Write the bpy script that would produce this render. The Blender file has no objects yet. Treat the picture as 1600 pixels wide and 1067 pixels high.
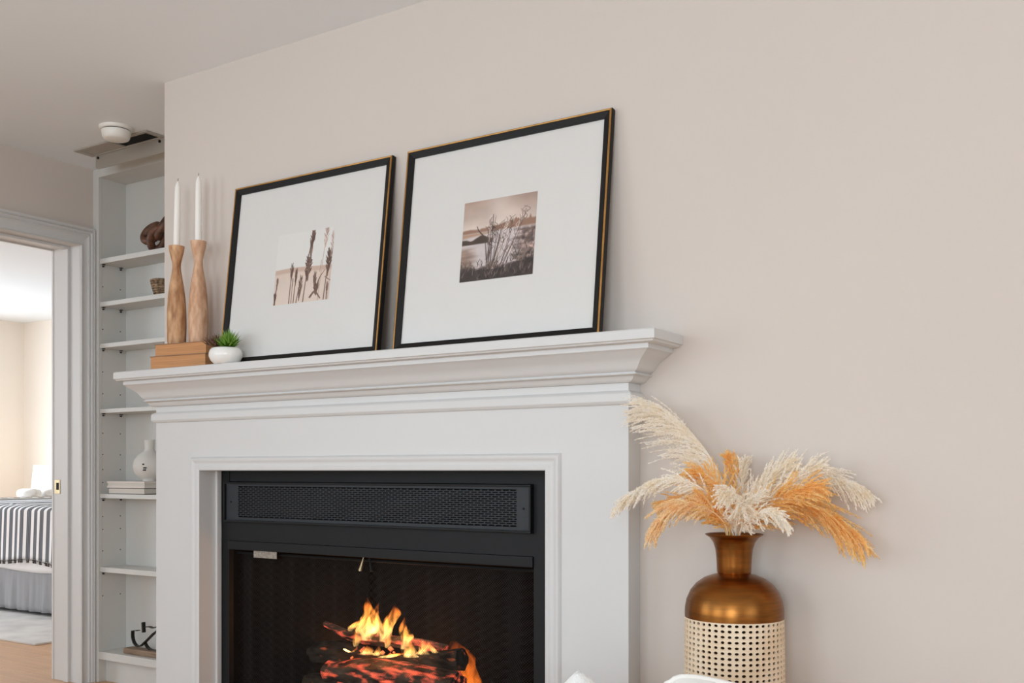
import bpy, bmesh, math, random
import numpy as np
from mathutils import Vector, Matrix

SC = bpy.context.scene
COL = SC.collection
random.seed(7)
RNG = np.random.default_rng(11)
R = math.radians

# ------------------------------------------------------------------ camera
FPX, HZ, CAMH = 1593.0, 735.0, 0.986          # focal length in px, horizon row, eye height
TH = R(32.872)
cam = bpy.data.cameras.new('camera')
cam.sensor_width = 36.0
cam.lens = 36.0 * FPX / 1600.0
cam.shift_y = (HZ - 533.5) / 1600.0
cam.clip_start = 0.05
cam_o = bpy.data.objects.new('camera', cam)
COL.objects.link(cam_o)
cam_o.location = (0, 0, CAMH)
cam_o.rotation_euler = (R(90), 0, TH)
SC.camera = cam_o
CT, ST = math.cos(TH), math.sin(TH)

def ray(u, v):
    a = (u - 800) / FPX
    return Vector((CT * a - ST, ST * a + CT, (HZ - v) / FPX))
def atY(u, v, Y):
    r = ray(u, v); t = Y / r.y
    return Vector((r.x * t, Y, CAMH + r.z * t))
def atD(u, v, d):
    return ray(u, v) * d + Vector((0, 0, CAMH))

# ------------------------------------------------------------------ world, exposure, large lights
SC.view_settings.view_transform = 'Standard'
SC.view_settings.look = 'None'
SC.view_settings.gamma = 1.0
SC.view_settings.exposure = 0.0
SC.view_settings.use_curve_mapping = False
SC.cycles.max_bounces = 14
SC.cycles.diffuse_bounces = 10
SC.cycles.transmission_bounces = 12
SC.cycles.transparent_max_bounces = 16
SC.cycles.caustics_reflective = False
SC.cycles.caustics_refractive = False
SC.cycles.sample_clamp_indirect = 6.0
w = bpy.data.worlds.new('world'); SC.world = w
w.use_nodes = True
bg = w.node_tree.nodes['Background']
bg.inputs[0].default_value = (0.80, 0.90, 1.0, 1)
bg.inputs[1].default_value = 1.2

def area(name, loc, rot, sx, sy, power, col=(1, 1, 1)):
    l = bpy.data.lights.new(name, 'AREA'); l.shape = 'RECTANGLE'
    l.size, l.size_y, l.energy, l.color = sx, sy, power, col
    o = bpy.data.objects.new(name, l); COL.objects.link(o)
    o.location = loc; o.rotation_euler = rot
    return o
# area lamps at invented, unseen windows, placed and tilted to suit the brightness
area('window_daylight', (-4.17, -0.9, 1.35), (R(98), 0, R(-90)), 2.0, 1.6, 32, (0.79, 0.92, 1.0))
area('window_daylight', (2.43, 0.2, 1.35), (R(96), 0, R(90)), 1.8, 1.5, 15, (0.82, 0.93, 1.0))  # weak extra lamp, added to lighten the right end of the mantel
area('window_daylight', (-2.55, -2.93, 1.35), (R(98), 0, 0), 1.7, 1.6, 44, (0.79, 0.92, 1.0))
area('window_daylight', (0.55, -2.93, 1.35), (R(98), 0, 0), 1.7, 1.6, 82, (0.79, 0.92, 1.0))
area('bedroom_window_daylight', (-7.2, 0.28, 1.45), (R(90), 0, 0), 1.8, 1.5, 50, (0.86, 0.935, 1.0))  # both bedroom lamps are added to brighten the view through the doorway
area('bedroom_window_daylight', (-9.12, 3.9, 1.45), (R(90), 0, R(-90)), 1.5, 1.5, 50, (0.86, 0.935, 1.0))

# ------------------------------------------------------------------ materials
MATS = {}
def srgb(r, g, b):
    f = lambda c: (c / 255) / 12.92 if c / 255 <= 0.04045 else ((c / 255 + 0.055) / 1.055) ** 2.4
    return (f(r), f(g), f(b), 1)

def mat(name, col, rough=0.5, metal=0.0, var=0.0, vscale=6.0, bump=0.0, bscale=80.0, stretch=(1, 1, 1),
        col2=None, emit=None, estr=0.0, spec=0.5, detail=4.0, coat=0.0, sheen=0.0):
    if name in MATS: return MATS[name]
    m = bpy.data.materials.new(name); m.use_nodes = True
    nt = m.node_tree; b = nt.nodes['Principled BSDF']
    b.inputs['Base Color'].default_value = col
    b.inputs['Roughness'].default_value = rough
    b.inputs['Metallic'].default_value = metal
    b.inputs['Specular IOR Level'].default_value = spec
    b.inputs['Coat Weight'].default_value = coat
    b.inputs['Sheen Weight'].default_value = sheen
    if emit:
        b.inputs['Emission Color'].default_value = emit
        b.inputs['Emission Strength'].default_value = estr
    if var or bump:
        tc = nt.nodes.new('ShaderNodeTexCoord')
        mp = nt.nodes.new('ShaderNodeMapping'); mp.inputs['Scale'].default_value = stretch
        nt.links.new(tc.outputs['Object'], mp.inputs['Vector'])
    if var:
        n = nt.nodes.new('ShaderNodeTexNoise'); n.inputs['Scale'].default_value = vscale
        n.inputs['Detail'].default_value = detail
        nt.links.new(mp.outputs[0], n.inputs['Vector'])
        cr = nt.nodes.new('ShaderNodeValToRGB')
        c2 = col2 or tuple(max(0, c * (1 - var)) for c in col[:3]) + (1,)
        cr.color_ramp.elements[0].color = c2; cr.color_ramp.elements[0].position = 0.3
        cr.color_ramp.elements[1].color = col; cr.color_ramp.elements[1].position = 0.7
        nt.links.new(n.outputs['Fac'], cr.inputs['Fac'])
        nt.links.new(cr.outputs[0], b.inputs['Base Color'])
    if bump:
        n2 = nt.nodes.new('ShaderNodeTexNoise'); n2.inputs['Scale'].default_value = bscale
        n2.inputs['Detail'].default_value = 3
        nt.links.new(mp.outputs[0], n2.inputs['Vector'])
        bp = nt.nodes.new('ShaderNodeBump'); bp.inputs['Strength'].default_value = bump
        bp.inputs['Distance'].default_value = 0.002
        nt.links.new(n2.outputs['Fac'], bp.inputs['Height'])
        nt.links.new(bp.outputs[0], b.inputs['Normal'])
    MATS[name] = m
    return m

WALL = mat('wall_paint', srgb(208, 199, 192), 0.75, var=0.02, vscale=1.5, bump=0.06, bscale=260, spec=0.25)
WALLB = mat('bedroom_wall_paint', srgb(236, 229, 220), 0.8, var=0.02, vscale=1.5, spec=0.2)
CEIL = mat('ceiling_paint', srgb(236, 242, 247), 0.85, var=0.015, vscale=2, spec=0.2)
TRIM = mat('white_trim_paint', srgb(209, 209, 209), 0.42, var=0.012, vscale=5, bump=0.03, bscale=60, spec=0.4)
SHELFW = mat('bookcase_paint', srgb(206, 206, 203), 0.5, var=0.015, vscale=4, spec=0.35)
FLOORM = mat('oak_floor_boards', srgb(207, 164, 124), 0.35, var=0.22, vscale=3.0, stretch=(0.7, 9, 9), bump=0.05, bscale=30, spec=0.4)
BLACKM = mat('charcoal_metal', srgb(20, 21, 23), 0.55, metal=0.0, var=0.12, vscale=7, bump=0.04, bscale=200, spec=0.28)
BLACKG = mat('vent_sheet_metal', srgb(44, 47, 51), 0.5, var=0.1, vscale=9, spec=0.35)
BLACKD = mat('dark_recess_metal', srgb(14, 14, 15), 0.7, var=0.1, vscale=9, spec=0.3)  # black finish, also used as painted shade inside holes, slots and the duct
SOOT = mat('sooty_firebrick', srgb(24, 21, 20), 0.95, var=0.5, vscale=5, bump=0.4, bscale=40, spec=0.1)
MESHW = mat('screen_wire', srgb(25, 21, 19), 0.6, metal=0.2, var=0.2, vscale=20)
GOLD = mat('antique_gilt', srgb(196, 146, 84), 0.38, metal=0.85, var=0.35, vscale=22)
FBLACK = mat('frame_black_lacquer', srgb(20, 17, 16), 0.5, spec=0.25, var=0.15, vscale=12)
MATB = mat('mat_board', srgb(222, 221, 219), 0.9, var=0.008, vscale=8, bump=0.02, bscale=400, spec=0.2)
WOODC = mat('mango_wood', srgb(214, 172, 132), 0.5, var=0.5, vscale=58, stretch=(1, 1, 0.28), col2=srgb(146, 98, 60), bump=0.12, bscale=120, spec=0.35, detail=7)
WOODC2 = mat('pale_mango_wood', srgb(222, 184, 154), 0.5, var=0.4, vscale=64, stretch=(1, 1, 0.3), col2=srgb(180, 132, 98), bump=0.12, bscale=120, spec=0.35, detail=7)
WAX = mat('white_wax', srgb(240, 238, 233), 0.45, var=0.01, vscale=4, spec=0.4)
WICK = mat('burnt_wick', srgb(50, 44, 40), 0.9, var=0.3, vscale=90)
PAGES = mat('aged_paper_edges', srgb(204, 150, 106), 0.85, var=0.3, vscale=9, stretch=(1, 1, 60), spec=0.15)
COVER = mat('faded_book_cover', srgb(150, 116, 88), 0.7, var=0.2, vscale=14)
CERAM = mat('white_glazed_ceramic', srgb(236, 236, 234), 0.22, var=0.02, vscale=10, spec=0.5)
CERAMM = mat('matte_white_ceramic', srgb(206, 204, 199), 0.7, var=0.03, vscale=14, bump=0.05, bscale=90)
LEAFG = mat('succulent_green', srgb(128, 172, 58), 0.45, var=0.5, vscale=30, col2=srgb(64, 112, 34))
LEAFB = mat('succulent_brown', srgb(128, 92, 70), 0.55, var=0.4, vscale=40, col2=srgb(62, 44, 36))
SOIL = mat('dark_soil', srgb(52, 42, 34), 0.95, var=0.4, vscale=60, bump=0.5, bscale=200)
BRONZE = mat('brushed_bronze', srgb(152, 96, 44), 0.30, metal=1.0, var=0.15, vscale=14, stretch=(1, 1, 12), col2=srgb(128, 84, 42), bump=0.05, bscale=70)
CANE = mat('woven_cane', srgb(234, 216, 192), 0.6, var=0.25, vscale=12, col2=srgb(222, 196, 164), bump=0.15, bscale=300, spec=0.3)
LINER = mat('dark_vase_liner', srgb(74, 48, 30), 0.6, metal=0.3, var=0.2, vscale=10)
UPH = mat('white_upholstery', srgb(236, 234, 230), 0.85, var=0.02, vscale=8, bump=0.2, bscale=500, spec=0.2, sheen=0.2)
BOUCLE = mat('white_boucle', srgb(238, 238, 237), 0.95, var=0.04, vscale=60, bump=0.9, bscale=190, spec=0.1, sheen=0.3)
LINEN = mat('white_bed_linen', srgb(236, 236, 237), 0.85, var=0.02, vscale=9, bump=0.1, bscale=50, spec=0.2)
SKIRT = mat('grey_bed_skirt', srgb(160, 162, 166), 0.9, var=0.12, vscale=10, stretch=(4, 1, 0.4), spec=0.15)
RUGM = mat('pale_grey_rug', srgb(216, 215, 213), 0.95, var=0.3, vscale=5, col2=srgb(190, 190, 190), bump=0.5, bscale=90, spec=0.1)
KNOTM = mat('dark_walnut', srgb(112, 72, 50), 0.5, var=0.5, vscale=14, stretch=(1, 1, 4), col2=srgb(66, 40, 28))
BASKM = mat('banana_rope', srgb(176, 148, 116), 0.8, var=0.6, vscale=70, col2=srgb(70, 52, 38), bump=0.8, bscale=120)
WALNB = mat('driftwood_block', srgb(150, 126, 104), 0.65, var=0.45, vscale=10, stretch=(1, 8, 8), col2=srgb(108, 86, 68))
IRON = mat('blackened_iron', srgb(46, 43, 40), 0.45, metal=0.7, var=0.2, vscale=30)
PLAST = mat('white_plastic', srgb(236, 235, 230), 0.4, var=0.01, vscale=5)
VENTG = mat('grey_register_paint', srgb(176, 170, 162), 0.5, var=0.1, vscale=8)
BRASS = mat('brass_plate', srgb(205, 188, 152), 0.35, metal=0.8, var=0.15, vscale=40)
STEEL = mat('bright_steel', srgb(190, 182, 172), 0.35, metal=0.7, var=0.5, vscale=170, stretch=(1, 1, 1))
BOOKW = mat('pale_book_cover', srgb(214, 206, 200), 0.7, var=0.05, vscale=12)
BOOKP = mat('pale_book_pages', srgb(210, 205, 196), 0.85, var=0.1, vscale=9, stretch=(1, 1, 80))
DARKLINE = mat('charcoal_book_board', srgb(64, 60, 58), 0.7, var=0.1, vscale=10)
NWOOD = mat('nightstand_wood', srgb(190, 160, 130), 0.5, var=0.25, vscale=5, stretch=(1, 6, 6))

def shade_mat():
    m = bpy.data.materials.new('lit_lamp_shade'); m.use_nodes = True
    nt = m.node_tree; b = nt.nodes['Principled BSDF']
    b.inputs['Base Color'].default_value = srgb(250, 244, 232)
    b.inputs['Roughness'].default_value = 0.9
    n = nt.nodes.new('ShaderNodeTexNoise'); n.inputs['Scale'].default_value = 30
    mr = nt.nodes.new('ShaderNodeMapRange'); mr.inputs['To Min'].default_value = 0.75; mr.inputs['To Max'].default_value = 0.95
    nt.links.new(n.outputs['Fac'], mr.inputs['Value'])
    b.inputs['Emission Color'].default_value = (1.0, 0.94, 0.86, 1)
    nt.links.new(mr.outputs[0], b.inputs['Emission Strength'])
    return m
SHADE = shade_mat()

def stripe_mat():
    m = bpy.data.materials.new('striped_throw_weave'); m.use_nodes = True
    nt = m.node_tree; b = nt.nodes['Principled BSDF']; b.inputs['Roughness'].default_value = 0.95
    b.inputs['Specular IOR Level'].default_value = 0.1
    tc = nt.nodes.new('ShaderNodeTexCoord'); sx = nt.nodes.new('ShaderNodeSeparateXYZ')
    nt.links.new(tc.outputs['Object'], sx.inputs[0])
    mul = nt.nodes.new('ShaderNodeMath'); mul.operation = 'MULTIPLY'; mul.inputs[1].default_value = 1 / 0.070
    nt.links.new(sx.outputs['X'], mul.inputs[0])
    fr = nt.nodes.new('ShaderNodeMath'); fr.operation = 'FRACT'
    nt.links.new(mul.outputs[0], fr.inputs[0])
    cr = nt.nodes.new('ShaderNodeValToRGB'); cr.color_ramp.interpolation = 'CONSTANT'
    els = cr.color_ramp.elements
    W = srgb(238, 239, 241); G = srgb(92, 97, 104); L = srgb(160, 164, 170)
    els[0].position = 0; els[0].color = W
    els[1].position = 0.40; els[1].color = G
    for p, c in ((0.56, L), (0.60, G), (0.76, L), (0.80, G), (0.94, L), (0.97, W)):
        e = els.new(p); e.color = c
    nt.links.new(fr.outputs[0], cr.inputs['Fac'])
    nt.links.new(cr.outputs[0], b.inputs['Base Color'])
    return m
STRIPE = stripe_mat()

def plume_mat(name, c1, c2):
    m = bpy.data.materials.new(name); m.use_nodes = True
    nt = m.node_tree; out = nt.nodes['Material Output']
    nt.nodes.remove(nt.nodes['Principled BSDF'])
    tc = nt.nodes.new('ShaderNodeTexCoord')
    n = nt.nodes.new('ShaderNodeTexNoise'); n.inputs['Scale'].default_value = 34
    nt.links.new(tc.outputs['Object'], n.inputs['Vector'])
    cr = nt.nodes.new('ShaderNodeValToRGB')
    cr.color_ramp.elements[0].color = c2; cr.color_ramp.elements[0].position = 0.32
    cr.color_ramp.elements[1].color = c1; cr.color_ramp.elements[1].position = 0.62
    nt.links.new(n.outputs['Fac'], cr.inputs['Fac'])
    d = nt.nodes.new('ShaderNodeBsdfDiffuse'); t = nt.nodes.new('ShaderNodeBsdfTranslucent')
    nt.links.new(cr.outputs[0], d.inputs[0]); nt.links.new(cr.outputs[0], t.inputs[0])
    mx = nt.nodes.new('ShaderNodeMixShader'); mx.inputs[0].default_value = 0.5
    nt.links.new(d.outputs[0], mx.inputs[1]); nt.links.new(t.outputs[0], mx.inputs[2])
    nt.links.new(mx.outputs[0], out.inputs['Surface'])
    return m
PCREAM = plume_mat('cream_pampas', srgb(255, 252, 247), srgb(253, 246, 233))
PORANGE = plume_mat('ochre_pampas', srgb(255, 232, 176), srgb(253, 213, 136))
PPEACH = plume_mat('peach_pampas', srgb(255, 240, 208), srgb(253, 224, 176))

def glass_mat():
    m = bpy.data.materials.new('picture_glass'); m.use_nodes = True
    nt = m.node_tree; out = nt.nodes['Material Output']
    nt.nodes.remove(nt.nodes['Principled BSDF'])
    tr = nt.nodes.new('ShaderNodeBsdfTransparent'); gl = nt.nodes.new('ShaderNodeBsdfGlossy')
    gl.inputs['Roughness'].default_value = 0.02
    mx = nt.nodes.new('ShaderNodeMixShader'); mx.inputs[0].default_value = 0.03
    nt.links.new(tr.outputs[0], mx.inputs[1]); nt.links.new(gl.outputs[0], mx.inputs[2])
    nt.links.new(mx.outputs[0], out.inputs['Surface'])
    return m
GLASS = glass_mat()

def plastic_clear():
    m = bpy.data.materials.new('smoky_clear_plastic'); m.use_nodes = True
    nt = m.node_tree; out = nt.nodes['Material Output']; b = nt.nodes['Principled BSDF']
    b.inputs['Base Color'].default_value = srgb(178, 170, 160); b.inputs['Roughness'].default_value = 0.3
    tr = nt.nodes.new('ShaderNodeBsdfTransparent'); tr.inputs[0].default_value = (0.86, 0.84, 0.81, 1)
    mx = nt.nodes.new('ShaderNodeMixShader'); mx.inputs[0].default_value = 0.7
    nt.links.new(tr.outputs[0], mx.inputs[1]); nt.links.new(b.outputs[0], mx.inputs[2])
    nt.links.new(mx.outputs[0], out.inputs['Surface'])
    return m
CLEARP = plastic_clear()

def ember_mat(name, bark, glow, lo, hi, strength, ash=None):
    m = bpy.data.materials.new(name); m.use_nodes = True
    nt = m.node_tree; b = nt.nodes['Principled BSDF']; b.inputs['Roughness'].default_value = 0.95
    b.inputs['Specular IOR Level'].default_value = 0.1
    tc = nt.nodes.new('ShaderNodeTexCoord'); mp = nt.nodes.new('ShaderNodeMapping')
    mp.inputs['Scale'].default_value = (9, 22, 22)
    nt.links.new(tc.outputs['Object'], mp.inputs['Vector'])
    n = nt.nodes.new('ShaderNodeTexNoise'); n.inputs['Scale'].default_value = 1.4; n.inputs['Detail'].default_value = 8
    nt.links.new(mp.outputs[0], n.inputs['Vector'])
    cr = nt.nodes.new('ShaderNodeValToRGB')
    cr.color_ramp.elements[0].position = 0.35; cr.color_ramp.elements[0].color = bark
    cr.color_ramp.elements[1].position = 0.7; cr.color_ramp.elements[1].color = ash or tuple(c * 3 for c in bark[:3]) + (1,)
    nt.links.new(n.outputs['Fac'], cr.inputs['Fac']); nt.links.new(cr.outputs[0], b.inputs['Base Color'])
    n2 = nt.nodes.new('ShaderNodeTexNoise'); n2.inputs['Scale'].default_value = 1.0; n2.inputs['Detail'].default_value = 6
    mp2 = nt.nodes.new('ShaderNodeMapping'); mp2.inputs['Scale'].default_value = (14, 40, 40); mp2.inputs['Location'].default_value = (3, 1, 7)
    nt.links.new(tc.outputs['Object'], mp2.inputs['Vector']); nt.links.new(mp2.outputs[0], n2.inputs['Vector'])
    mr = nt.nodes.new('ShaderNodeMapRange')
    mr.inputs['From Min'].default_value = lo; mr.inputs['From Max'].default_value = hi
    mr.inputs['To Max'].default_value = strength
    nt.links.new(n2.outputs['Fac'], mr.inputs['Value'])
    b.inputs['Emission Color'].default_value = glow
    nt.links.new(mr.outputs[0], b.inputs['Emission Strength'])
    bp = nt.nodes.new('ShaderNodeBump'); bp.inputs['Strength'].default_value = 0.9; bp.inputs['Distance'].default_value = 0.006
    nt.links.new(n.outputs['Fac'], bp.inputs['Height']); nt.links.new(bp.outputs[0], b.inputs['Normal'])
    return m
LOGBARK = ember_mat('charred_bark', srgb(26, 22, 19), (1, 0.2, 0.06, 1), 0.62, 0.75, 0.5, srgb(84, 74, 62))
LOGGLOW = ember_mat('glowing_char', srgb(46, 34, 28), (1.0, 0.13, 0.06, 1), 0.49, 0.68, 1.5, srgb(110, 94, 80))
EMBER = ember_mat('ember_bed', srgb(60, 40, 30), (1.0, 0.2, 0.06, 1), 0.38, 0.62, 2.0, srgb(130, 110, 90))

def flame_mat(name, gain, base_c, mid_c, tip_c):
    m = bpy.data.materials.new(name); m.use_nodes = True
    nt = m.node_tree; out = nt.nodes['Material Output']
    nt.nodes.remove(nt.nodes['Principled BSDF'])
    tc = nt.nodes.new('ShaderNodeTexCoord'); sx = nt.nodes.new('ShaderNodeSeparateXYZ')
    nt.links.new(tc.outputs['Generated'], sx.inputs[0])
    cr = nt.nodes.new('ShaderNodeValToRGB')
    els = cr.color_ramp.elements
    els[0].position = 0; els[0].color = base_c
    els[1].position = 1; els[1].color = tip_c
    e = els.new(0.45); e.color = mid_c
    nt.links.new(sx.outputs['Z'], cr.inputs['Fac'])
    st = nt.nodes.new('ShaderNodeValToRGB')
    st.color_ramp.elements[0].position = 0; st.color_ramp.elements[0].color = (0.55, 0.55, 0.55, 1)
    st.color_ramp.elements[1].position = 1; st.color_ramp.elements[1].color = (0.3, 0.3, 0.3, 1)
    k = st.color_ramp.elements.new(0.3); k.color = (1, 1, 1, 1)
    nt.links.new(sx.outputs['Z'], st.inputs['Fac'])
    n = nt.nodes.new('ShaderNodeTexNoise'); n.inputs['Scale'].default_value = 62; n.inputs['Detail'].default_value = 3; n.inputs['Distortion'].default_value = 0.6
    mp = nt.nodes.new('ShaderNodeMapping'); mp.inputs['Scale'].default_value = (1, 0.5, 0.3)
    nt.links.new(tc.outputs['Object'], mp.inputs['Vector']); nt.links.new(mp.outputs[0], n.inputs['Vector'])
    mr = nt.nodes.new('ShaderNodeMapRange'); mr.inputs['From Min'].default_value = 0.40; mr.inputs['From Max'].default_value = 0.66
    mr.inputs['To Min'].default_value = 5 * gain; mr.inputs['To Max'].default_value = 380 * gain
    nt.links.new(n.outputs['Fac'], mr.inputs['Value'])
    mu = nt.nodes.new('ShaderNodeMath'); mu.operation = 'MULTIPLY'
    nt.links.new(mr.outputs[0], mu.inputs[0]); nt.links.new(st.outputs[0], mu.inputs[1])
    em = nt.nodes.new('ShaderNodeEmission')
    nt.links.new(cr.outputs[0], em.inputs['Color']); nt.links.new(mu.outputs[0], em.inputs['Strength'])
    nt.links.new(em.outputs[0], out.inputs['Volume'])
    return m
FLAME = flame_mat('flame_gas', 0.62, (1, 0.60, 0.20, 1), (1, 0.40, 0.07, 1), (1, 0.16, 0.015, 1))
FLAMEDIM = flame_mat('dim_flame_gas', 0.13, (1, 0.22, 0.02, 1), (1, 0.20, 0.02, 1), (1, 0.16, 0.02, 1))

def vcol_mat(name):
    m = bpy.data.materials.new(name); m.use_nodes = True
    nt = m.node_tree; b = nt.nodes['Principled BSDF']; b.inputs['Roughness'].default_value = 0.7
    b.inputs['Specular IOR Level'].default_value = 0.2
    a = nt.nodes.new('ShaderNodeVertexColor'); a.layer_name = 'ink'
    nt.links.new(a.outputs[0], b.inputs['Base Color'])
    return m
INK = vcol_mat('printed_ink')

# ------------------------------------------------------------------ helpers
def finish(name, me, m, parent=None, smooth=False):
    if m: me.materials.append(m)
    if smooth:
        me.polygons.foreach_set('use_smooth', [True] * len(me.polygons))
    o = bpy.data.objects.new(name, me); COL.objects.link(o)
    if parent: o.parent = parent
    return o

class MB:
    def __init__(s): s.v = []; s.f = []
    def add(s, vs, fs):
        k = len(s.v); s.v += [tuple(p) for p in vs]; s.f += [tuple(i + k for i in q) for q in fs]; return s
    def box(s, x0, x1, y0, y1, z0, z1, b=0.0):
        if b <= 0:
            return s.add([(x0, y0, z0), (x1, y0, z0), (x1, y1, z0), (x0, y1, z0), (x0, y0, z1), (x1, y0, z1), (x1, y1, z1), (x0, y1, z1)],
                         [(0, 3, 2, 1), (4, 5, 6, 7), (0, 1, 5, 4), (1, 2, 6, 5), (2, 3, 7, 6), (3, 0, 4, 7)])
        bm = bmesh.new()
        bmesh.ops.create_cube(bm, size=1)
        for q in bm.verts:
            q.co = Vector(((x0 + x1) / 2 + q.co.x * (x1 - x0), (y0 + y1) / 2 + q.co.y * (y1 - y0), (z0 + z1) / 2 + q.co.z * (z1 - z0)))
        bmesh.ops.bevel(bm, geom=bm.edges[:] + bm.verts[:], offset=b, segments=2, profile=0.6, affect='EDGES')
        bm.verts.index_update()
        s.add([q.co[:] for q in bm.verts], [[q.index for q in f.verts] for f in bm.faces]); bm.free()
        return s
    def lathe(s, prof, cx=0, cy=0, n=32, sx=1.0, sy=1.0):
        vs, fs = [], []
        for r, z in prof:
            for i in range(n):
                a = 2 * math.pi * i / n
                vs.append((cx + r * sx * math.cos(a), cy + r * sy * math.sin(a), z))
        for j in range(len(prof) - 1):
            for i in range(n):
                i2 = (i + 1) % n
                fs.append((j * n + i, j * n + i2, (j + 1) * n + i2, (j + 1) * n + i))
        fs.append(tuple(range(n))[::-1]); fs.append(tuple((len(prof) - 1) * n + i for i in range(n)))
        return s.add(vs, fs)
    def tube(s, pts, rad, n=8, flat=1.0, closed=False):
        pts = [Vector(p) for p in pts]; m = len(pts)
        rad = rad if isinstance(rad, (list, tuple)) else [rad] * m
        vs, fs = [], []
        up = Vector((0, 0, 1)); prev = None
        for i, p in enumerate(pts):
            t = (pts[(i + 1) % m] - pts[i - 1]) if closed else (pts[min(i + 1, m - 1)] - pts[max(i - 1, 0)])
            t.normalize()
            if prev is None:
                a = t.cross(up)
                if a.length < 1e-3: a = t.cross(Vector((0, 1, 0)))
            else:
                a = prev - t * prev.dot(t)
            a.normalize(); prev = a
            b = t.cross(a)
            for k in range(n):
                q = 2 * math.pi * k / n
                vs.append(p + a * (rad[i] * math.cos(q)) + b * (rad[i] * flat * math.sin(q)))
        for i in range(m if closed else m - 1):
            for k in range(n):
                k2 = (k + 1) % n; i2 = (i + 1) % m
                fs.append((i * n + k, i * n + k2, i2 * n + k2, i2 * n + k))
        if not closed:
            fs.append(tuple(range(n))[::-1]); fs.append(tuple((m - 1) * n + k for k in range(n)))
        return s.add(vs, fs)
    def prism_xz(s, poly, y0, y1):
        n = len(poly)
        vs = [(x, y0, z) for x, z in poly] + [(x, y1, z) for x, z in poly]
        fs = [tuple(range(n)), tuple(range(2 * n - 1, n - 1, -1))]
        for i in range(n):
            j = (i + 1) % n
            fs.append((j, i, n + i, n + j))
        return s.add(vs, fs)
    def sweep(s, path, prof, closed_prof=True):
        """path: list of rings-functions; each returns a 3D point for a profile entry; prof: list of entries"""
        n = len(prof); vs, fs = [], []
        for ring in path:
            for e in prof: vs.append(ring(*e))
        for i in range(len(path) - 1):
            for k in range(n if closed_prof else n - 1):
                k2 = (k + 1) % n
                fs.append((i * n + k, (i + 1) * n + k, (i + 1) * n + k2, i * n + k2))
        fs.append(tuple(range(n))); fs.append(tuple((len(path) - 1) * n + k for k in range(n))[::-1])
        return s.add(vs, fs)
    def build(s, name, m, parent=None, smooth=False, loc=None):
        me = bpy.data.meshes.new(name)
        me.from_pydata(s.v, [], s.f); me.validate()
        bm = bmesh.new(); bm.from_mesh(me)
        bmesh.ops.recalc_face_normals(bm, faces=bm.faces); bm.to_mesh(me); bm.free()
        o = finish(name, me, m, parent, smooth)
        if smooth == 'auto':
            pass
        if loc: o.location = loc
        return o

def smooth_by_angle(o, ang=35):
    me = o.data
    me.polygons.foreach_set('use_smooth', [True] * len(me.polygons))
    bm = bmesh.new(); bm.from_mesh(me)
    for e in bm.edges:
        if len(e.link_faces) == 2 and e.calc_face_angle(0) > R(ang): e.smooth = False
    bm.to_mesh(me); bm.free()
    return o

def tag(o, label, cat=None, group=None, kind=None):
    if label: o['label'] = label
    if cat: o['category'] = cat
    if group: o['group'] = group
    if kind: o['kind'] = kind
    return o
def struct(o, label=None):
    o['kind'] = 'structure'
    if label: o['label'] = label
    return o
def thing(name, label, cat, loc=(0, 0, 0), rz=0.0, group=None):
    o = bpy.data.objects.new(name, None); COL.objects.link(o)
    o.empty_display_size = 0.05
    o.location = loc; o.rotation_euler = (0, 0, rz)
    return tag(o, label, cat, group)
def catmull(pts, n):
    pts = [Vector(p) for p in pts]
    P = [pts[0] * 2 - pts[1]] + pts + [pts[-1] * 2 - pts[-2]]
    out = []
    m = len(pts) - 1
    for i in range(n):
        t = i / (n - 1) * m; k = min(int(t), m - 1); f = t - k
        a, b, c, d = P[k], P[k + 1], P[k + 2], P[k + 3]
        out.append(0.5 * ((2 * b) + (c - a) * f + (2 * a - 5 * b + 4 * c - d) * f * f + (3 * b - a - 3 * c + d) * f ** 3))
    return out
def lerp1(keys, t):
    for (t0, v0), (t1, v1) in zip(keys, keys[1:]):
        if t <= t1: return v0 + (v1 - v0) * (t - t0) / (t1 - t0)
    return keys[-1][1]

# ================================================================== STRUCTURE
ZC = 2.393                    # ceiling
WX = -4.239                   # living room face of the left wall
WXB = -4.428                  # bedroom face of the left wall
YW = 2.426                    # chimney breast / front wall face
XB = -3.071                   # left edge of the chimney breast
YR, XR = -3.0, 2.5            # rear and right walls
DY0, DY1, DH = 2.05, 2.877, 2.03   # doorway
BX, BY = -9.2, 5.65           # far bedroom walls

# floor slab and its oak boards
fl = struct(MB().box(BX - 0.2, XR + 0.2, YR - 0.2, BY + 0.2, -0.14, -0.022).build('floor', FLOORM), 'oak plank floor running through both rooms')
bw = 0.118
y = -1.0; row = 0
board_meshes = {}
while y < 4.0:
    x = BX + (row * 0.77) % 1.9 - 1.9
    while x < 0.6:
        L = 1.9
        x0, x1 = max(x, BX), min(x + L, 0.6)
        if x1 - x0 > 0.05:
            key = round(x1 - x0, 3)
            if key not in board_meshes:
                o = MB().box(0, x1 - x0 - 0.002, 0, bw - 0.002, -0.022, 0, 0.0012).build('plank', FLOORM, fl)
                board_meshes[key] = o.data
            else:
                o = bpy.data.objects.new('plank', board_meshes[key]); COL.objects.link(o); o.parent = fl
            o.location = (x0, y, 0)
        x += L
    y += bw; row += 1
o = MB().box(0.6, XR, -1.0, y, -0.022, 0).box(BX, XR, YR, -1.0, -0.022, 0).box(BX, XR, y, BY, -0.022, 0).build('subfloor_boards', FLOORM, fl)

struct(MB().box(WX - 0.1, XR + 0.2, YR - 0.2, 3.3, ZC, ZC + 0.1).build('ceiling', CEIL), 'pale flat living room ceiling')
struct(MB().box(BX - 0.2, WX - 0.1, -0.2, BY + 0.2, ZC, ZC + 0.1).build('ceiling_bedroom', CEIL), 'white bedroom ceiling beyond the doorway')

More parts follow.
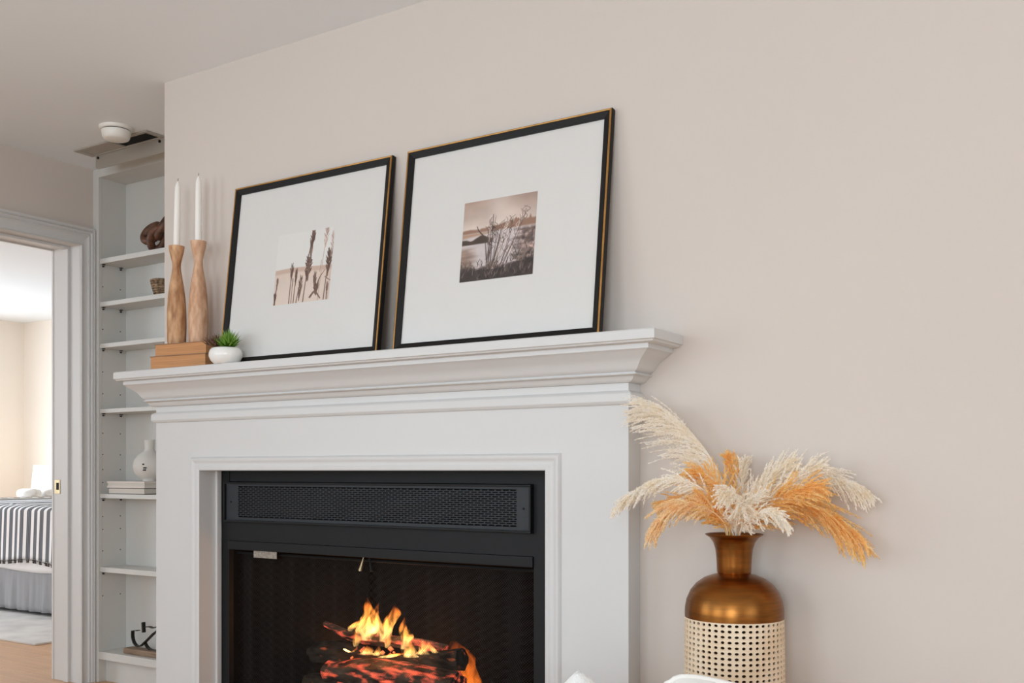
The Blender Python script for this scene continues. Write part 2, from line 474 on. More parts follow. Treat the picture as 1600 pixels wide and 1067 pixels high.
# front wall with the fireplace opening
FX0, FX1, FZ1 = -2.806, -1.401, 0.998
struct(MB().prism_xz([(XB, 0), (FX0, 0), (FX0, FZ1), (FX1, FZ1), (FX1, 0), (XR, 0), (XR, ZC), (XB, ZC)], YW, YW + 0.15)
       .build('wall_front', WALL), 'greige painted wall above and beside the fireplace')
struct(MB().box(XB, XB + 0.07, YW + 0.15, 3.20, 0, ZC).build('wall_chimney_side', WALL))
struct(MB().box(WX - 0.19, XB + 0.07, 3.125, 3.25, 0, ZC).build('wall_alcove', WALL))
struct(MB().box(XB + 0.07, XR, 3.15, 3.25, 0, ZC).build('wall_behind_chimney', WALL))
# left wall with the doorway
struct(MB().box(WXB, WX, YR, -2.0, 0, ZC).box(WXB, WX, 0.2, DY0 - 0.02, 0, ZC).box(WXB, WX, -2.0, 0.2, 0, 0.5).box(WXB, WX, -2.0, 0.2, 2.2, ZC).box(WXB, WX, DY1 + 0.02, 3.25, 0, ZC).box(WXB, WX, DY0 - 0.02, DY1 + 0.02, DH + 0.02, ZC)
       .build('wall_left', WALL), 'greige wall holding the bedroom doorway')
struct(MB().box(XR, XR + 0.15, YR, -0.7, 0, ZC).box(XR, XR + 0.15, 1.1, 3.25, 0, ZC).box(XR, XR + 0.15, -0.7, 1.1, 0, 0.55).box(XR, XR + 0.15, -0.7, 1.1, 2.15, ZC)
       .build('wall_right', WALL))
mb = MB()
for x0, x1 in ((WXB, -3.45), (-1.65, -0.35), (1.45, XR + 0.15)): mb.box(x0, x1, YR - 0.15, YR, 0, ZC)
for x0, x1 in ((-3.45, -1.65), (-0.35, 1.45)): mb.box(x0, x1, YR - 0.15, YR, 0, 0.5).box(x0, x1, YR - 0.15, YR, 2.2, ZC)
struct(mb.build('wall_rear', WALL))
# bedroom shell
struct(MB().box(BX, 0, BY, BY + 0.15, 0, ZC).build('wall_bedroom_back', WALLB), 'cream bedroom wall behind the lamp')
struct(MB().box(BX - 0.15, BX, 0, 3.1, 0, ZC).box(BX - 0.15, BX, 4.7, BY + 0.15, 0, ZC).box(BX - 0.15, BX, 3.1, 4.7, 0, 0.65).box(BX - 0.15, BX, 3.1, 4.7, 2.25, ZC).build('wall_bedroom_left', WALLB), 'cream bedroom wall seen through the doorway')
struct(MB().box(BX, -8.2, 0, 0.15, 0, ZC).box(-6.2, WXB, 0, 0.15, 0, ZC).box(-8.2, -6.2, 0, 0.15, 0, 0.6).box(-8.2, -6.2, 0, 0.15, 2.25, ZC).build('wall_bedroom_front', WALLB))
struct(MB().box(WXB - 0.012, WXB - 0.0005, 0.15, DY0 - 0.02, 0, ZC).box(WXB - 0.012, WXB - 0.0005, DY1 + 0.02, BY, 0, ZC).box(WXB - 0.012, WXB - 0.0005, DY0 - 0.02, DY1 + 0.02, DH + 0.02, ZC).build('wall_bedroom_right', WALLB))

# unseen windows, added where the area lamps stand
def unseen_window(n, x0, x1, y, z0, z1, axis='y', t=0.05):
    mb = MB()
    def bx(a0, a1, b0, b1):
        if axis == 'y': mb.box(a0, a1, y - t, y, b0, b1, 0.004)
        else: mb.box(y, y + t, a0, a1, b0, b1, 0.004)
    bx(x0, x1, z0, z0 + 0.06); bx(x0, x1, z1 - 0.06, z1); bx(x0, x0 + 0.06, z0 + 0.06, z1 - 0.06); bx(x1 - 0.06, x1, z0 + 0.06, z1 - 0.06)
    bx((x0 + x1) / 2 - 0.02, (x0 + x1) / 2 + 0.02, z0 + 0.06, z1 - 0.06)
    root = struct(mb.build('window_%d' % n, TRIM))
    m = (x0 + x1) / 2
    for a0, a1 in ((x0 + 0.06, m - 0.02), (m + 0.02, x1 - 0.06)):
        g = MB()
        if axis == 'y': g.box(a0, a1, y - t * 0.6, y - t * 0.6 + 0.004, z0 + 0.06, z1 - 0.06)
        else: g.box(y + t * 0.6, y + t * 0.6 + 0.004, a0, a1, z0 + 0.06, z1 - 0.06)
        g.build('pane', GLASS, root)
unseen_window(1, -3.45, -1.65, YR - 0.02, 0.5, 2.2); unseen_window(2, -0.35, 1.45, YR - 0.02, 0.5, 2.2)
unseen_window(3, -2.0, 0.2, WX - 0.08, 0.5, 2.2, 'x'); unseen_window(4, -8.2, -6.2, 0.08, 0.6, 2.25); unseen_window(5, 3.1, 4.7, BX - 0.08, 0.65, 2.25, 'x'); unseen_window(6, -0.7, 1.1, XR + 0.02, 0.55, 2.15, 'x')

# baseboards
struct(MB().box(-1.165, XR, YW - 0.016, YW, 0, 0.12, 0.003).build('baseboard_front', TRIM))
struct(MB().box(WX, WX + 0.016, YR, DY0 - 0.07, 0, 0.12, 0.003).build('baseboard_left', TRIM))
struct(MB().box(BX, BX + 0.016, 0.15, BY, 0, 0.12, 0.003).build('baseboard_bedroom_left', TRIM))
struct(MB().box(BX + 0.016, WXB - 0.02, BY - 0.016, BY, 0, 0.12, 0.003).build('baseboard_bedroom_back', TRIM))

# doorway: jambs, stops, moulded casing, strike plate
door = bpy.data.objects.new('door_1', None); COL.objects.link(door); door.location = (WX, DY1, 0)
struct(door, 'white moulded doorway into the bedroom')
def in_door(o): o.parent = door; o.location = o.location - Vector(door.location); return o
in_door(MB().box(WXB - 0.014, WX + 0.002, DY1, DY1 + 0.02, 0, DH + 0.02).build('jamb', TRIM))
in_door(MB().box(WXB - 0.014, WX + 0.002, DY0 - 0.02, DY0, 0, DH + 0.02).build('jamb', TRIM))
in_door(MB().box(WXB - 0.014, WX + 0.002, DY0, DY1, DH, DH + 0.02).build('head_jamb', TRIM))
in_door(MB().box(WXB + 0.075, WXB + 0.115, DY1 - 0.014, DY1, 0, DH - 0.012, 0.002).build('door_stop', TRIM))
in_door(MB().box(WXB + 0.075, WXB + 0.115, DY0, DY0 + 0.012, 0, DH - 0.012, 0.002).build('door_stop', TRIM))
in_door(MB().box(WXB + 0.075, WXB + 0.115, DY0, DY1, DH - 0.012, DH, 0.002).build('door_stop', TRIM))
# casing profile: (t across 0..1, proud)
CP = [(0, 0.0), (0, 0.012), (0.05, 0.016), (0.10, 0.012), (0.14, 0.010), (0.50, 0.010), (0.56, 0.013), (0.62, 0.019), (0.68, 0.015), (0.74, 0.021), (0.80, 0.024), (0.84, 0.019), (0.9, 0.027), (1.0, 0.027), (1.0, 0.0)]
W1, W2 = 0.066, 0.085
path = [lambda t, p: (WX + p, DY1 - 0.003 + t * W1, 0), lambda t, p: (WX + p, DY1 - 0.003 + t * W1, DH - 0.006 + t * W2),
        lambda t, p: (WX + p, DY0 + 0.003 - t * W1, DH - 0.006 + t * W2), lambda t, p: (WX + p, DY0 + 0.003 - t * W1, 0)]
for nm, a in (('casing', path[0:2]), ('head_casing', path[1:3]), ('casing', path[2:4])):
    in_door(smooth_by_angle(MB().sweep(a, CP).build(nm, TRIM), 50))
pb = [lambda t, p: (WXB - 0.014 - p, DY1 - 0.003 + t * W1, 0), lambda t, p: (WXB - 0.014 - p, DY1 - 0.003 + t * W1, DH - 0.006 + t * W2),
      lambda t, p: (WXB - 0.014 - p, DY0 + 0.003 - t * W1, DH - 0.006 + t * W2), lambda t, p: (WXB - 0.014 - p, DY0 + 0.003 - t * W1, 0)]
for nm, a in (('casing', pb[0:2]), ('head_casing', pb[1:3]), ('casing', pb[2:4])):
    in_door(MB().sweep(a, CP).build(nm, TRIM))
sp = in_door(MB().box(WXB - 0.006, WXB + 0.038, DY1 - 0.003, DY1, 0.876, 0.942, 0.001).build('strike_plate', BRASS)); sp['label'] = 'small brass strike plate'
h = MB().box(WXB + 0.010, WXB + 0.030, DY1 - 0.0036, DY1 - 0.0028, 0.895, 0.928).build('latch_hole', BLACKD, sp)  # dark patch standing for the shade inside the latch hole
h.location = -Vector(door.location) - Vector(sp.location) + Vector(door.location) * 0; h.location = Vector((0, 0, 0))

# ================================================================== FIREPLACE SURROUND
YF = 2.358; SXL, SXR = -3.03, -1.168
OXL, OXR, OZ = -2.794, -1.413, 0.986
sur = thing('fireplace_surround', 'white painted fireplace surround with a moulded mantel shelf', 'fireplace mantel', ((SXL + SXR) / 2, YF, 0))
def sub(o, root):
    o.parent = root; o.matrix_parent_inverse = root.matrix_basis.inverted(); return o
def mantel_sweep(name, prof, m=TRIM, ang=30):
    kl = lambda o: o * 0.93 if o > 0.013 else o
    kr = lambda o: o * 1.15 if o > 0.013 else o
    p = [lambda o, z: (SXL - kl(o), YW - 0.0008, z), lambda o, z: (SXL - kl(o), YF - o, z), lambda o, z: (SXR + kr(o), YF - o, z), lambda o, z: (SXR + kr(o), YW - 0.0008, z)]
    return sub(smooth_by_angle(MB().sweep(p, prof).build(name, m), ang), sur)
mantel_sweep('mantel_shelf', [(-0.06, 1.2995), (0.092, 1.2995), (0.098, 1.3015), (0.1005, 1.3055), (0.105, 1.3075), (0.105, 1.329), (0.102, 1.332), (-0.06, 1.332)])
cy = [(-0.06, 1.2995), (0.081, 1.2995), (0.081, 1.2875), (0.0785, 1.2860)]
for v_ in catmull([(0.0765, 1.2850, 0), (0.063, 1.2745, 0), (0.051, 1.2645, 0), (0.0425, 1.2535, 0), (0.0355, 1.2430, 0), (0.0265, 1.2360, 0)], 14): cy.append((v_.x, v_.y))
cy += [(0.0262, 1.2340), (0.0300, 1.2335), (0.0315, 1.2315), (0.0300, 1.2295), (0.0250, 1.2280), (0.0205, 1.2240), (0.0175, 1.2190), (0.0135, 1.2150), (0.008, 1.2118), (-0.06, 1.2115)]
mantel_sweep('crown_moulding', cy, ang=28)
mantel_sweep('frieze_band', [(-0.06, 1.2115), (0.0, 1.2115), (0.0, 1.192), (0.006, 1.189), (0.011, 1.184), (0.0125, 1.178), (0.0125, 1.164), (0.009, 1.158), (0.004, 1.155), (-0.06, 1.155)])
sub(MB().box(SXL, SXR, YF, YW - 0.001, OZ, 1.157).build('header_panel', TRIM), sur)
sub(MB().box(SXL, OXL, YF, YW - 0.001, 0, OZ).build('leg_panel', TRIM), sur)
sub(MB().box(OXR, SXR, YF, YW - 0.001, 0, OZ).build('leg_panel', TRIM), sur)
# raised moulding around the opening: (w outward from the opening edge, proud of the face)
TP = [(0, 0.0), (0, 0.008), (0.004, 0.0105), (0.012, 0.0105), (0.016, 0.0070), (0.030, 0.0065), (0.034, 0.0095), (0.040, 0.0095), (0.0445, 0.0055), (0.0465, 0.0)]
tp = [lambda a, p: (OXL - a, YF - p, 0), lambda a, p: (OXL - a, YF - p, OZ + a), lambda a, p: (OXR + a, YF - p, OZ + a), lambda a, p: (OXR + a, YF - p, 0)]
for k in range(3):
    sub(smooth_by_angle(MB().sweep(tp[k:k + 2], TP).build('opening_trim', TRIM), 40), sur)
# lining of the opening and the caulked inner strip
sub(MB().box(OXL - 0.010, OXL, YW, 2.452, 0, OZ).build('reveal_lining', TRIM), sur)
sub(MB().box(OXR, OXR + 0.010, YW, 2.452, 0, OZ).build('reveal_lining', TRIM), sur)
sub(MB().box(OXL - 0.010, OXR + 0.010, YW, 2.452, OZ, OZ + 0.010).build('reveal_lining', TRIM), sur)
sub(MB().box(OXL, OXL + 0.012, 2.418, 2.439, 0, OZ - 0.001, 0.003).build('inner_bead', TRIM), sur)
sub(MB().box(OXR - 0.012, OXR, 2.418, 2.439, 0, OZ - 0.001, 0.003).build('inner_bead', TRIM), sur)

# ================================================================== FIREPLACE INSERT
YI = 2.44
ins = thing('fireplace_insert', 'black metal firebox insert with a perforated vent and mesh screen', 'fireplace insert', (-2.1035, YI, 0))
IX0, IX1, LZ0, LZ1 = -2.746, -1.504, 0.713, 0.744
S = lambda o: sub(o, ins)
S(MB().box(OXL + 0.001, IX0, YI, YI + 0.02, 0.0, OZ - 0.0005).build('side_panel', BLACKM))
S(MB().box(IX1, OXR - 0.001, YI, YI + 0.02, 0.0, OZ - 0.0005).build('side_panel', BLACKM))
S(MB().box(IX0, IX1, YI, YI + 0.02, LZ1, 0.808).build('lower_face_panel', BLACKM))
S(MB().box(IX0, IX1, YI + 0.002, YI + 0.02, 0.948, OZ - 0.0005).build('upper_face_panel', BLACKM))
S(MB().box(IX0 + 0.001, IX1 - 0.001, YI - 0.006, YI + 0.03, LZ0, LZ1 - 0.001, 0.002).build('hood_lip', BLACKM))
S(MB().box(IX0, IX1, YI + 0.03, YI + 0.05, LZ0, OZ - 0.001).build('vent_backing', BLACKD))
# vent: frame + perforated sheet
GX0, GX1, GZ0, GZ1 = -2.759, -1.505, 0.809, 0.946
gf = S(MB().box(GX0, GX1, YI - 0.016, YI + 0.004, GZ0, GZ0 + 0.007, 0.0015).box(GX0, GX1, YI - 0.016, YI + 0.004, GZ1 - 0.006, GZ1, 0.0015)
       .box(GX0, GX0 + 0.006, YI - 0.016, YI + 0.004, GZ0 + 0.007, GZ1 - 0.006, 0.0015).box(GX1 - 0.006, GX1, YI - 0.016, YI + 0.004, GZ0 + 0.007, GZ1 - 0.006, 0.0015)
       .build('vent_frame', BLACKM))
HX0, HX1, HZ0, HZ1 = -2.694, -1.556, 0.8255, 0.9325
yp0, yp1 = YI - 0.007, YI - 0.0045
mb = MB()
mb.box(GX0 + 0.006, HX0, yp0, yp1, GZ0 + 0.007, GZ1 - 0.006).box(HX1, GX1 - 0.006, yp0, yp1, GZ0 + 0.007, GZ1 - 0.006)
mb.box(HX0, HX1, yp0, yp1, GZ0 + 0.007, HZ0).box(HX0, HX1, yp0, yp1, HZ1, GZ1 - 0.006)
NR, NCOL = 17, 46
dz = (HZ1 - HZ0) / NR; dx = (HX1 - HX0) / NCOL
for r_ in range(1, NR):
    z = HZ0 + r_ * dz
    mb.box(HX0, HX1, yp0, yp1, z - 0.0012, z + 0.0012)
for r_ in range(NR):
    z = HZ0 + r_ * dz
    for c in range(NCOL + 1):
        x = HX0 + c * dx + (dx / 2 if r_ % 2 else 0)
        if x < HX1 + 0.001: mb.box(x - 0.0024, min(x + 0.0024, HX1), yp0 + 0.0002, yp1, z + 0.0012, z + dz - 0.0012)
g = S(mb.build('perforated_vent', BLACKG)); g['kind'] = 'stuff'
for px in (GX0 + 0.03, GX1 - 0.028):
    S(MB().tube([(px, yp0, 0.878), (px, yp0 - 0.002, 0.878)], 0.003, 10).build('screw', BLACKD))
# firebox shell
fb = MB()
b0, b1 = -2.62, -1.63; YB = 3.02
fb.add([(IX0, YI + 0.02, 0.10), (IX1, YI + 0.02, 0.10), (b1, YB, 0.10), (b0, YB, 0.10), (IX0, YI + 0.02, 0.80), (IX1, YI + 0.02, 0.80), (b1, YB, 0.80), (b0, YB, 0.80)],
       [(0, 1, 2, 3), (4, 5, 6, 7), (1, 2, 6, 5), (2, 3, 7, 6), (3, 0, 4, 7)])
k = len(fb.v); e_ = 0.03
fb.add([(IX0 - e_, YI + 0.02, 0.07), (IX1 + e_, YI + 0.02, 0.07), (b1 + e_, YB + e_, 0.07), (b0 - e_, YB + e_, 0.07), (IX0 - e_, YI + 0.02, 0.83), (IX1 + e_, YI + 0.02, 0.83), (b1 + e_, YB + e_, 0.83), (b0 - e_, YB + e_, 0.83)],
       [(0, 1, 2, 3), (4, 5, 6, 7), (1, 2, 6, 5), (2, 3, 7, 6), (3, 0, 4, 7)])
S(fb.build('firebox', SOOT))
S(MB().box(IX0, IX1, YI, YI + 0.02, 0.0, 0.10).build('lower_face_panel', BLACKM))
# sliding mesh curtains on a rod
S(MB().tube([(IX0, 2.474, 0.70), (IX1, 2.474, 0.70)], 0.004, 8).build('curtain_rod', BLACKD))
def curtain(xa, xb, ph):
    V, F = [], []
    z0, z1 = 0.115, 0.699
    pitch, hw = 0.0078, 0.00042
    H_ = z1 - z0
    def yy(x):
        e = max(0, 1 - abs(x - IX0) / 0.14) + max(0, 1 - abs(x - IX1) / 0.14)
        return 2.474 + 0.007 * math.sin(x * 62 + ph) * (0.35 + e) + 0.003 * math.sin(x * 131 + 1)
    for sgn in (1, -1):
        n = int((xb - xa + H_) / pitch)
        for i in range(n + 1):
            xs = xa - (H_ if sgn > 0 else 0) + i * pitch
            if sgn < 0: xs = xa + i * pitch
            seg = 22; prev = None
            for s_ in range(seg + 1):
                z = z0 + H_ * s_ / seg; x = xs + sgn * (z - z0)
                if sgn < 0: x = xs - (z - z0)
                if x < xa or x > xb: prev = None; continue
                yv = yy(x) + sgn * 0.0006
                k = len(V); V.append((x - hw * 1.4, yv, z)); V.append((x + hw * 1.4, yv, z))
                if prev is not None: F.append((prev, prev + 1, k + 1, k))
                prev = k
    me = bpy.data.meshes.new('mesh_curtain'); me.from_pydata(V, [], F)
    o = finish('mesh_curtain', me, MESHW); o['kind'] = 'stuff'
    return S(o)
curtain(IX0 + 0.006, -2.122, 0.0); curtain(-2.138, IX1 - 0.006, 1.3)
for x, m_, a in ((-2.146, BRASS, 0.18), (-2.122, BLACKD, -0.12)):
    S(MB().tube([(x, 2.455, 0.712), (x - a * 0.02, 2.455, 0.70), (x - a * 0.08, 2.455, 0.668)], [0.0015, 0.0025, 0.006], 8).build('curtain_pull', m_))
tg = S(MB().box(-2.638, -2.528, 2.452, 2.454, 0.688, 0.714).build('damper_tag', STEEL)); tg['label'] = 'bright perforated metal tag'
# grate
gr = thing('fire_grate', 'black iron grate carrying the burning logs', 'fire grate', (-2.22, 2.70, 0.10))
for i in range(6):
    x = -2.50 + i * 0.115
    sub(MB().tube([(x, 2.58, 0.25), (x, 2.60, 0.225), (x, 2.82, 0.225), (x, 2.86, 0.27)], 0.007, 6).build('grate_bar', IRON), gr)
for yy_ in (2.63, 2.79):
    sub(MB().tube([(-2.53, yy_, 0.212), (-1.9, yy_, 0.212)], 0.007, 6).build('cross_bar', IRON), gr)
for x, yy_ in ((-2.46, 2.63), (-1.97, 2.63), (-2.46, 2.79), (-1.97, 2.79)):
    sub(MB().tube([(x, yy_, 0.21), (x, yy_, 0.101)], 0.007, 6).build('leg', IRON), gr)

def log(name, pts, rad, m, label, n=14, jag=0.16, seed=1, group=None):
    rg = random.Random(seed)
    base = Vector(pts[0]); P = catmull([Vector(p) - base for p in pts], 14)
    mb = MB(); rr = []
    for i in range(14): rr.append(lerp1([(k / (len(rad) - 1), r) for k, r in enumerate(rad)], i / 13))
    mb.tube(P, rr, n)
    for i in range(len(mb.v)):
        v = Vector(mb.v[i]); kx = i // n
        if kx < 14:
            c = P[kx]; d = v - c
            mb.v[i] = tuple(c + d * (1 + jag * (rg.random() - 0.5) * 2 * 0.6 + jag * math.sin(i % n * 2.3 + seed)))
    o = mb.build(name, m); o.location = base
    return tag(o, label, 'log', group)
FP = lambda u, v, Y=2.70: atY(u, v, Y)
log('fire_log', [FP(512, 1050, 2.66), FP(600, 1053, 2.66), FP(716, 1072, 2.66)], [0.036, 0.048, 0.044], LOGGLOW, 'glowing red split log lying lowest at the front of the fire', seed=3, jag=0.10)
log('fire_log', [FP(552, 1037, 2.72), FP(640, 1035, 2.70), FP(722, 1030, 2.70)], [0.022, 0.030, 0.036], LOGBARK, 'charred bark log with a black cut end resting on the red log', seed=5, jag=0.08)
log('fire_log', [FP(508, 974, 2.76), FP(560, 996, 2.76), FP(640, 1004, 2.76), FP(700, 1014, 2.76)], [0.010, 0.019, 0.020, 0.014], LOGGLOW, 'thin burning branch slanting across the top of the fire', seed=8, jag=0.14)
log('fire_log', [FP(470, 1022, 2.80), FP(520, 1018, 2.78), FP(580, 1024, 2.78)], [0.034, 0.040, 0.026], LOGBARK, 'blackened log end at the dark side of the fire', seed=9, jag=0.12)
log('fire_log', [FP(480, 1066, 2.76), FP(580, 1060, 2.78), FP(700, 1050, 2.80)], [0.034, 0.036, 0.034], LOGBARK, 'charred rear log half hidden behind the glowing log', seed=12, jag=0.1)
em = MB()
rg = random.Random(4)
for i in range(70):
    c = FP(rg.uniform(522, 700), rg.uniform(1012, 1058), rg.uniform(2.73, 2.78)); s_ = rg.uniform(0.007, 0.017)
    q = [Vector((rg.uniform(-1, 1), rg.uniform(-1, 1), rg.uniform(-0.7, 0.7))).normalized() * s_ for _ in range(6)]
    em.add([c + Vector((s_, 0, 0)), c + Vector((-s_, 0, 0)), c + Vector((0, s_, 0)), c + Vector((0, -s_, 0)), c + Vector((0, 0, s_ * .7)), c + Vector((0, 0, -s_ * .7))],
           [(0, 2, 4), (2, 1, 4), (1, 3, 4), (3, 0, 4), (2, 0, 5), (1, 2, 5), (3, 1, 5), (0, 3, 5)])
tag(em.build('embers', EMBER), 'heap of glowing red embers between the logs', 'embers', kind='stuff')

# flames: gas volumes, one tongue each
def flame(pts, rad, Y, label, seed, m=None):
    P0 = [FP(u, v, Y) for u, v in pts]; base = P0[0].copy()
    P = catmull([p - base for p in P0], 18)
    d = 3.3 / FPX
    rr = [max(0.0006, lerp1([(k / (len(rad) - 1), r) for k, r in enumerate(rad)], i / 17) * d) for i in range(18)]
    mb = MB(); n = 12; rg = random.Random(seed); ph = rg.random() * 6
    cr_, dep = Vector((CT, ST, 0)), Vector((-ST, CT, 0))
    vs, fs = [], []
    for i, p in enumerate(P):
        for k in range(n):
            a = 2 * math.pi * k / n
            w_ = 1 + 0.18 * math.sin(2 * a + ph + i * 0.5)
            vs.append(p + cr_ * (rr[i] * w_ * math.cos(a)) + dep * (rr[i] * 0.75 * math.sin(a)))
    for i in range(17):
        for k in range(n): fs.append((i * n + k, i * n + (k + 1) % n, (i + 1) * n + (k + 1) % n, (i + 1) * n + k))
    fs.append(tuple(range(n))[::-1]); fs.append(tuple(17 * n + k for k in range(n)))
    mb.add(vs, fs)
    o = mb.build('flame', m or FLAME, smooth=True); o.location = base
    return tag(o, label, 'flame', 'flames of the log fire')
FLM = [
    ([(574, 1000), (573, 984), (580, 964), (575, 948), (574, 934)], [11, 18, 14, 8, 1], 2.74, 'tallest flame, white hot, rising from the top branch'),
    ([(588, 990), (590, 972), (587, 956), (592, 942)], [6, 8, 5, 0.6], 2.78, 'slim orange flame curling behind the tallest flame'),
    ([(564, 980), (566, 968), (570, 957), (567, 946)], [3, 5, 3, 0.5], 2.76, 'thin orange wisp hugging the tallest flame'),
    ([(602, 1002), (601, 986), (612, 966), (618, 956), (616, 943)], [9, 14, 13, 8, 0.5], 2.74, 'broad curling flame, second tallest of the fire'),
    ([(548, 986), (551, 979), (562, 971), (570, 966)], [4, 9, 6, 1], 2.73, 'small curling flame over the branch stub'),
    ([(632, 1014), (636, 996), (630, 980), (632, 964)], [8, 11, 7, 0.8], 2.74, 'faint orange flame leaning over the bark log'),
    ([(556, 1010), (558, 997), (554, 980)], [5, 7, 1], 2.69, 'pale orange flame in front of the slanting branch'),
    ([(572, 1022), (575, 1017), (574, 1008)], [13, 9, 1], 2.61, 'low flame licking the glowing front log'),
    ([(592, 1024), (590, 1018), (592, 1009)], [10, 6, 1], 2.61, 'tiny flame tip on the bark log'),
    ([(606, 1012), (605, 1000), (606, 988)], [5, 7, 2], 2.70, 'hazy flame in the gap between branch and bark log'),
    ([(641, 1026), (639, 1014), (641, 998)], [15, 10, 1], 2.60, 'bright pointed flame on the bark log'),
    ([(660, 1022), (662, 1010), (658, 996)], [11, 7, 0.8], 2.62, 'small flame beside the black cut log end'),
    ([(682, 1020), (672, 1012), (669, 1000)], [7, 6, 0.6], 2.61, 'last bright flame before the black cut log end'),
    ([(600, 1027), (618, 1023), (632, 1020)], [11, 11, 5], 2.61, 'wide low flame along the front log'),
    ([(538, 1014), (548, 1019), (556, 1014)], [2, 4, 1], 2.64, 'short white flame over the broken end of the front log'),
]
for i, f_ in enumerate(FLM): flame(f_[0], f_[1], f_[2], f_[3], i)
flame([(722, 1090), (722, 1055), (722, 1028), (708, 1002)], [30, 28, 24, 5], 2.84, 'deep orange flame glowing behind the black cut log end', 31, FLAMEDIM)
flame([(478, 1010), (478, 985), (474, 965), (472, 948)], [8, 9, 7, 1], 2.90, 'dim orange flame rising behind the blackened log end', 32, flame_mat('faint_flame_gas', 0.03, (1, 0.3, 0.04, 1), (1, 0.3, 0.04, 1), (1, 0.25, 0.04, 1)))  # firelight on the wall, put in as an emitting volume
for p, e in ((FP(585, 985, 2.62), 1.3), (FP(640, 1005, 2.86), 1.6), (FP(545, 1000, 2.86), 0.8)):
    l = bpy.data.lights.new('firelight', 'POINT'); l.energy = e; l.color = (1, 0.42, 0.12); l.shadow_soft_size = 0.04
    o = bpy.data.objects.new('firelight', l); COL.objects.link(o); o.location = p

# ================================================================== BUILT-IN BOOKCASE
YBK = 2.944; XS = -4.196; YBB = 3.093; BXR = -3.073
bc = thing('bookcase', 'white built-in bookcase with open shelves in the alcove', 'bookcase', ((WX + XB) / 2, YBK, 0))
B = lambda o: sub(o, bc)
B(MB().box(WX + 0.0005, XS, YBK, YBK + 0.02, 0.0, ZC - 0.001, 0.0015).build('stile', SHELFW))
B(MB().box(WX + 0.0005, XS, YBK + 0.02, YBB + 0.014, 0.0, ZC - 0.001).build('side_panel', SHELFW))
B(MB().box(BXR - 0.03, BXR, YBK, YBB + 0.014, 0.0, ZC - 0.001).build('side_panel', SHELFW))
B(MB().box(XS, BXR - 0.03, YBB, YBB + 0.014, 0.0, ZC - 0.001).build('back_panel', SHELFW))
B(MB().box(XS, BXR - 0.03, YBK, YBB, 2.351, ZC - 0.001, 0.0015).build('top_rail', SHELFW))
SH = [(1.972, 1.949), (1.770, 1.749), (1.576, 1.556), (1.272, 1.253), (0.877, 0.857), (0.536, 0.513)]
for zt, zb in SH:
    s_ = B(MB().box(XS + 0.001, BXR - 0.031, YBK + 0.006, YBB - 0.001, zb, zt, 0.0015).build('shelf', SHELFW))
    for yp in (2.966, 3.061):
        p = MB().box(XS + 0.0005, XS + 0.014, yp - 0.005, yp + 0.005, zb - 0.004, zb - 0.0002, 0.0008).tube([(XS + 0.0005, yp, zb - 0.010), (XS + 0.010, yp, zb - 0.010)], 0.0032, 8).build('shelf_pin', IRON)
        p.parent = s_; p.matrix_parent_inverse = s_.matrix_parent_inverse.copy()
        p.matrix_parent_inverse = Matrix.Identity(4)
B(MB().box(XS, BXR - 0.03, YBK, YBB, 0.107, 0.143, 0.002).build('bottom_shelf', SHELFW))
B(MB().box(XS, BXR - 0.03, YBK + 0.04, YBK + 0.055, 0.0, 0.107).build('toe_kick', SHELFW))
ph = MB()
for z in (1.845, 1.646, 1.447, 1.345, 1.16, 1.06, 0.99, 0.93, 0.77, 0.71, 0.61, 0.40):
    for yp in (2.966, 3.061):
        ph.tube([(XS - 0.002, yp, z), (XS + 0.0006, yp, z)], 0.0028, 8)
o = B(ph.build('pin_holes', BLACKD)); o['kind'] = 'stuff'  # dark discs give the shade inside the drilled holes

# things on its shelves
def torus_pts(c, r1, r2, ax, ay, n=28):
    return [Vector(c) + Vector(ax) * (r1 * math.cos(2 * math.pi * i / n)) + Vector(ay) * (r2 * math.sin(2 * math.pi * i / n)) for i in range(n)]
kn = thing('wooden_knot', 'dark carved wooden chain link knot on the uppermost shelf', 'ornament', (-3.86, 3.01, 1.972))
for nm, c, a, b_, r1, r2 in (('link', (-0.035, 0.0, 0.094), Vector((0.95, 0.1, 0.28)).normalized(), Vector((-0.25, 0.3, 0.9)).normalized(), 0.052, 0.034),
                             ('link', (0.005, 0.0, 0.064), Vector((0.62, -0.15, 0.75)).normalized(), Vector((0.5, 0.75, -0.3)).normalized(), 0.055, 0.03),
                             ('link', (0.04, 0.01, 0.118), Vector((0.45, 0.3, 0.84)).normalized(), Vector((0.6, -0.7, 0.0)).normalized(), 0.055, 0.03)):
    MB().tube(torus_pts(c, r1, r2, a, b_), 0.019, 10, closed=True).build(nm, KNOTM, kn, smooth=True)
bk_ = thing('woven_basket', 'small mottled woven bowl on the second highest shelf', 'basket', (-3.83, 3.02, 1.770))
MB().lathe([(0.028, 0.0), (0.034, 0.004), (0.046, 0.04), (0.055, 0.075), (0.053, 0.077), (0.043, 0.04), (0.03, 0.012), (0.001, 0.01)], n=28).build('bowl', BASKM, bk_, smooth=True)
for i in range(7):
    z = 0.008 + i * 0.0105; r = lerp1([(0, 0.035), (0.04, 0.0465), (0.08, 0.0565)], z)
    MB().tube([(r * math.cos(2 * math.pi * k / 24), r * math.sin(2 * math.pi * k / 24), z + 0.0015 * (-1) ** k) for k in range(24)], 0.0048, 6, closed=True).build('coil', BASKM, bk_, smooth=True)

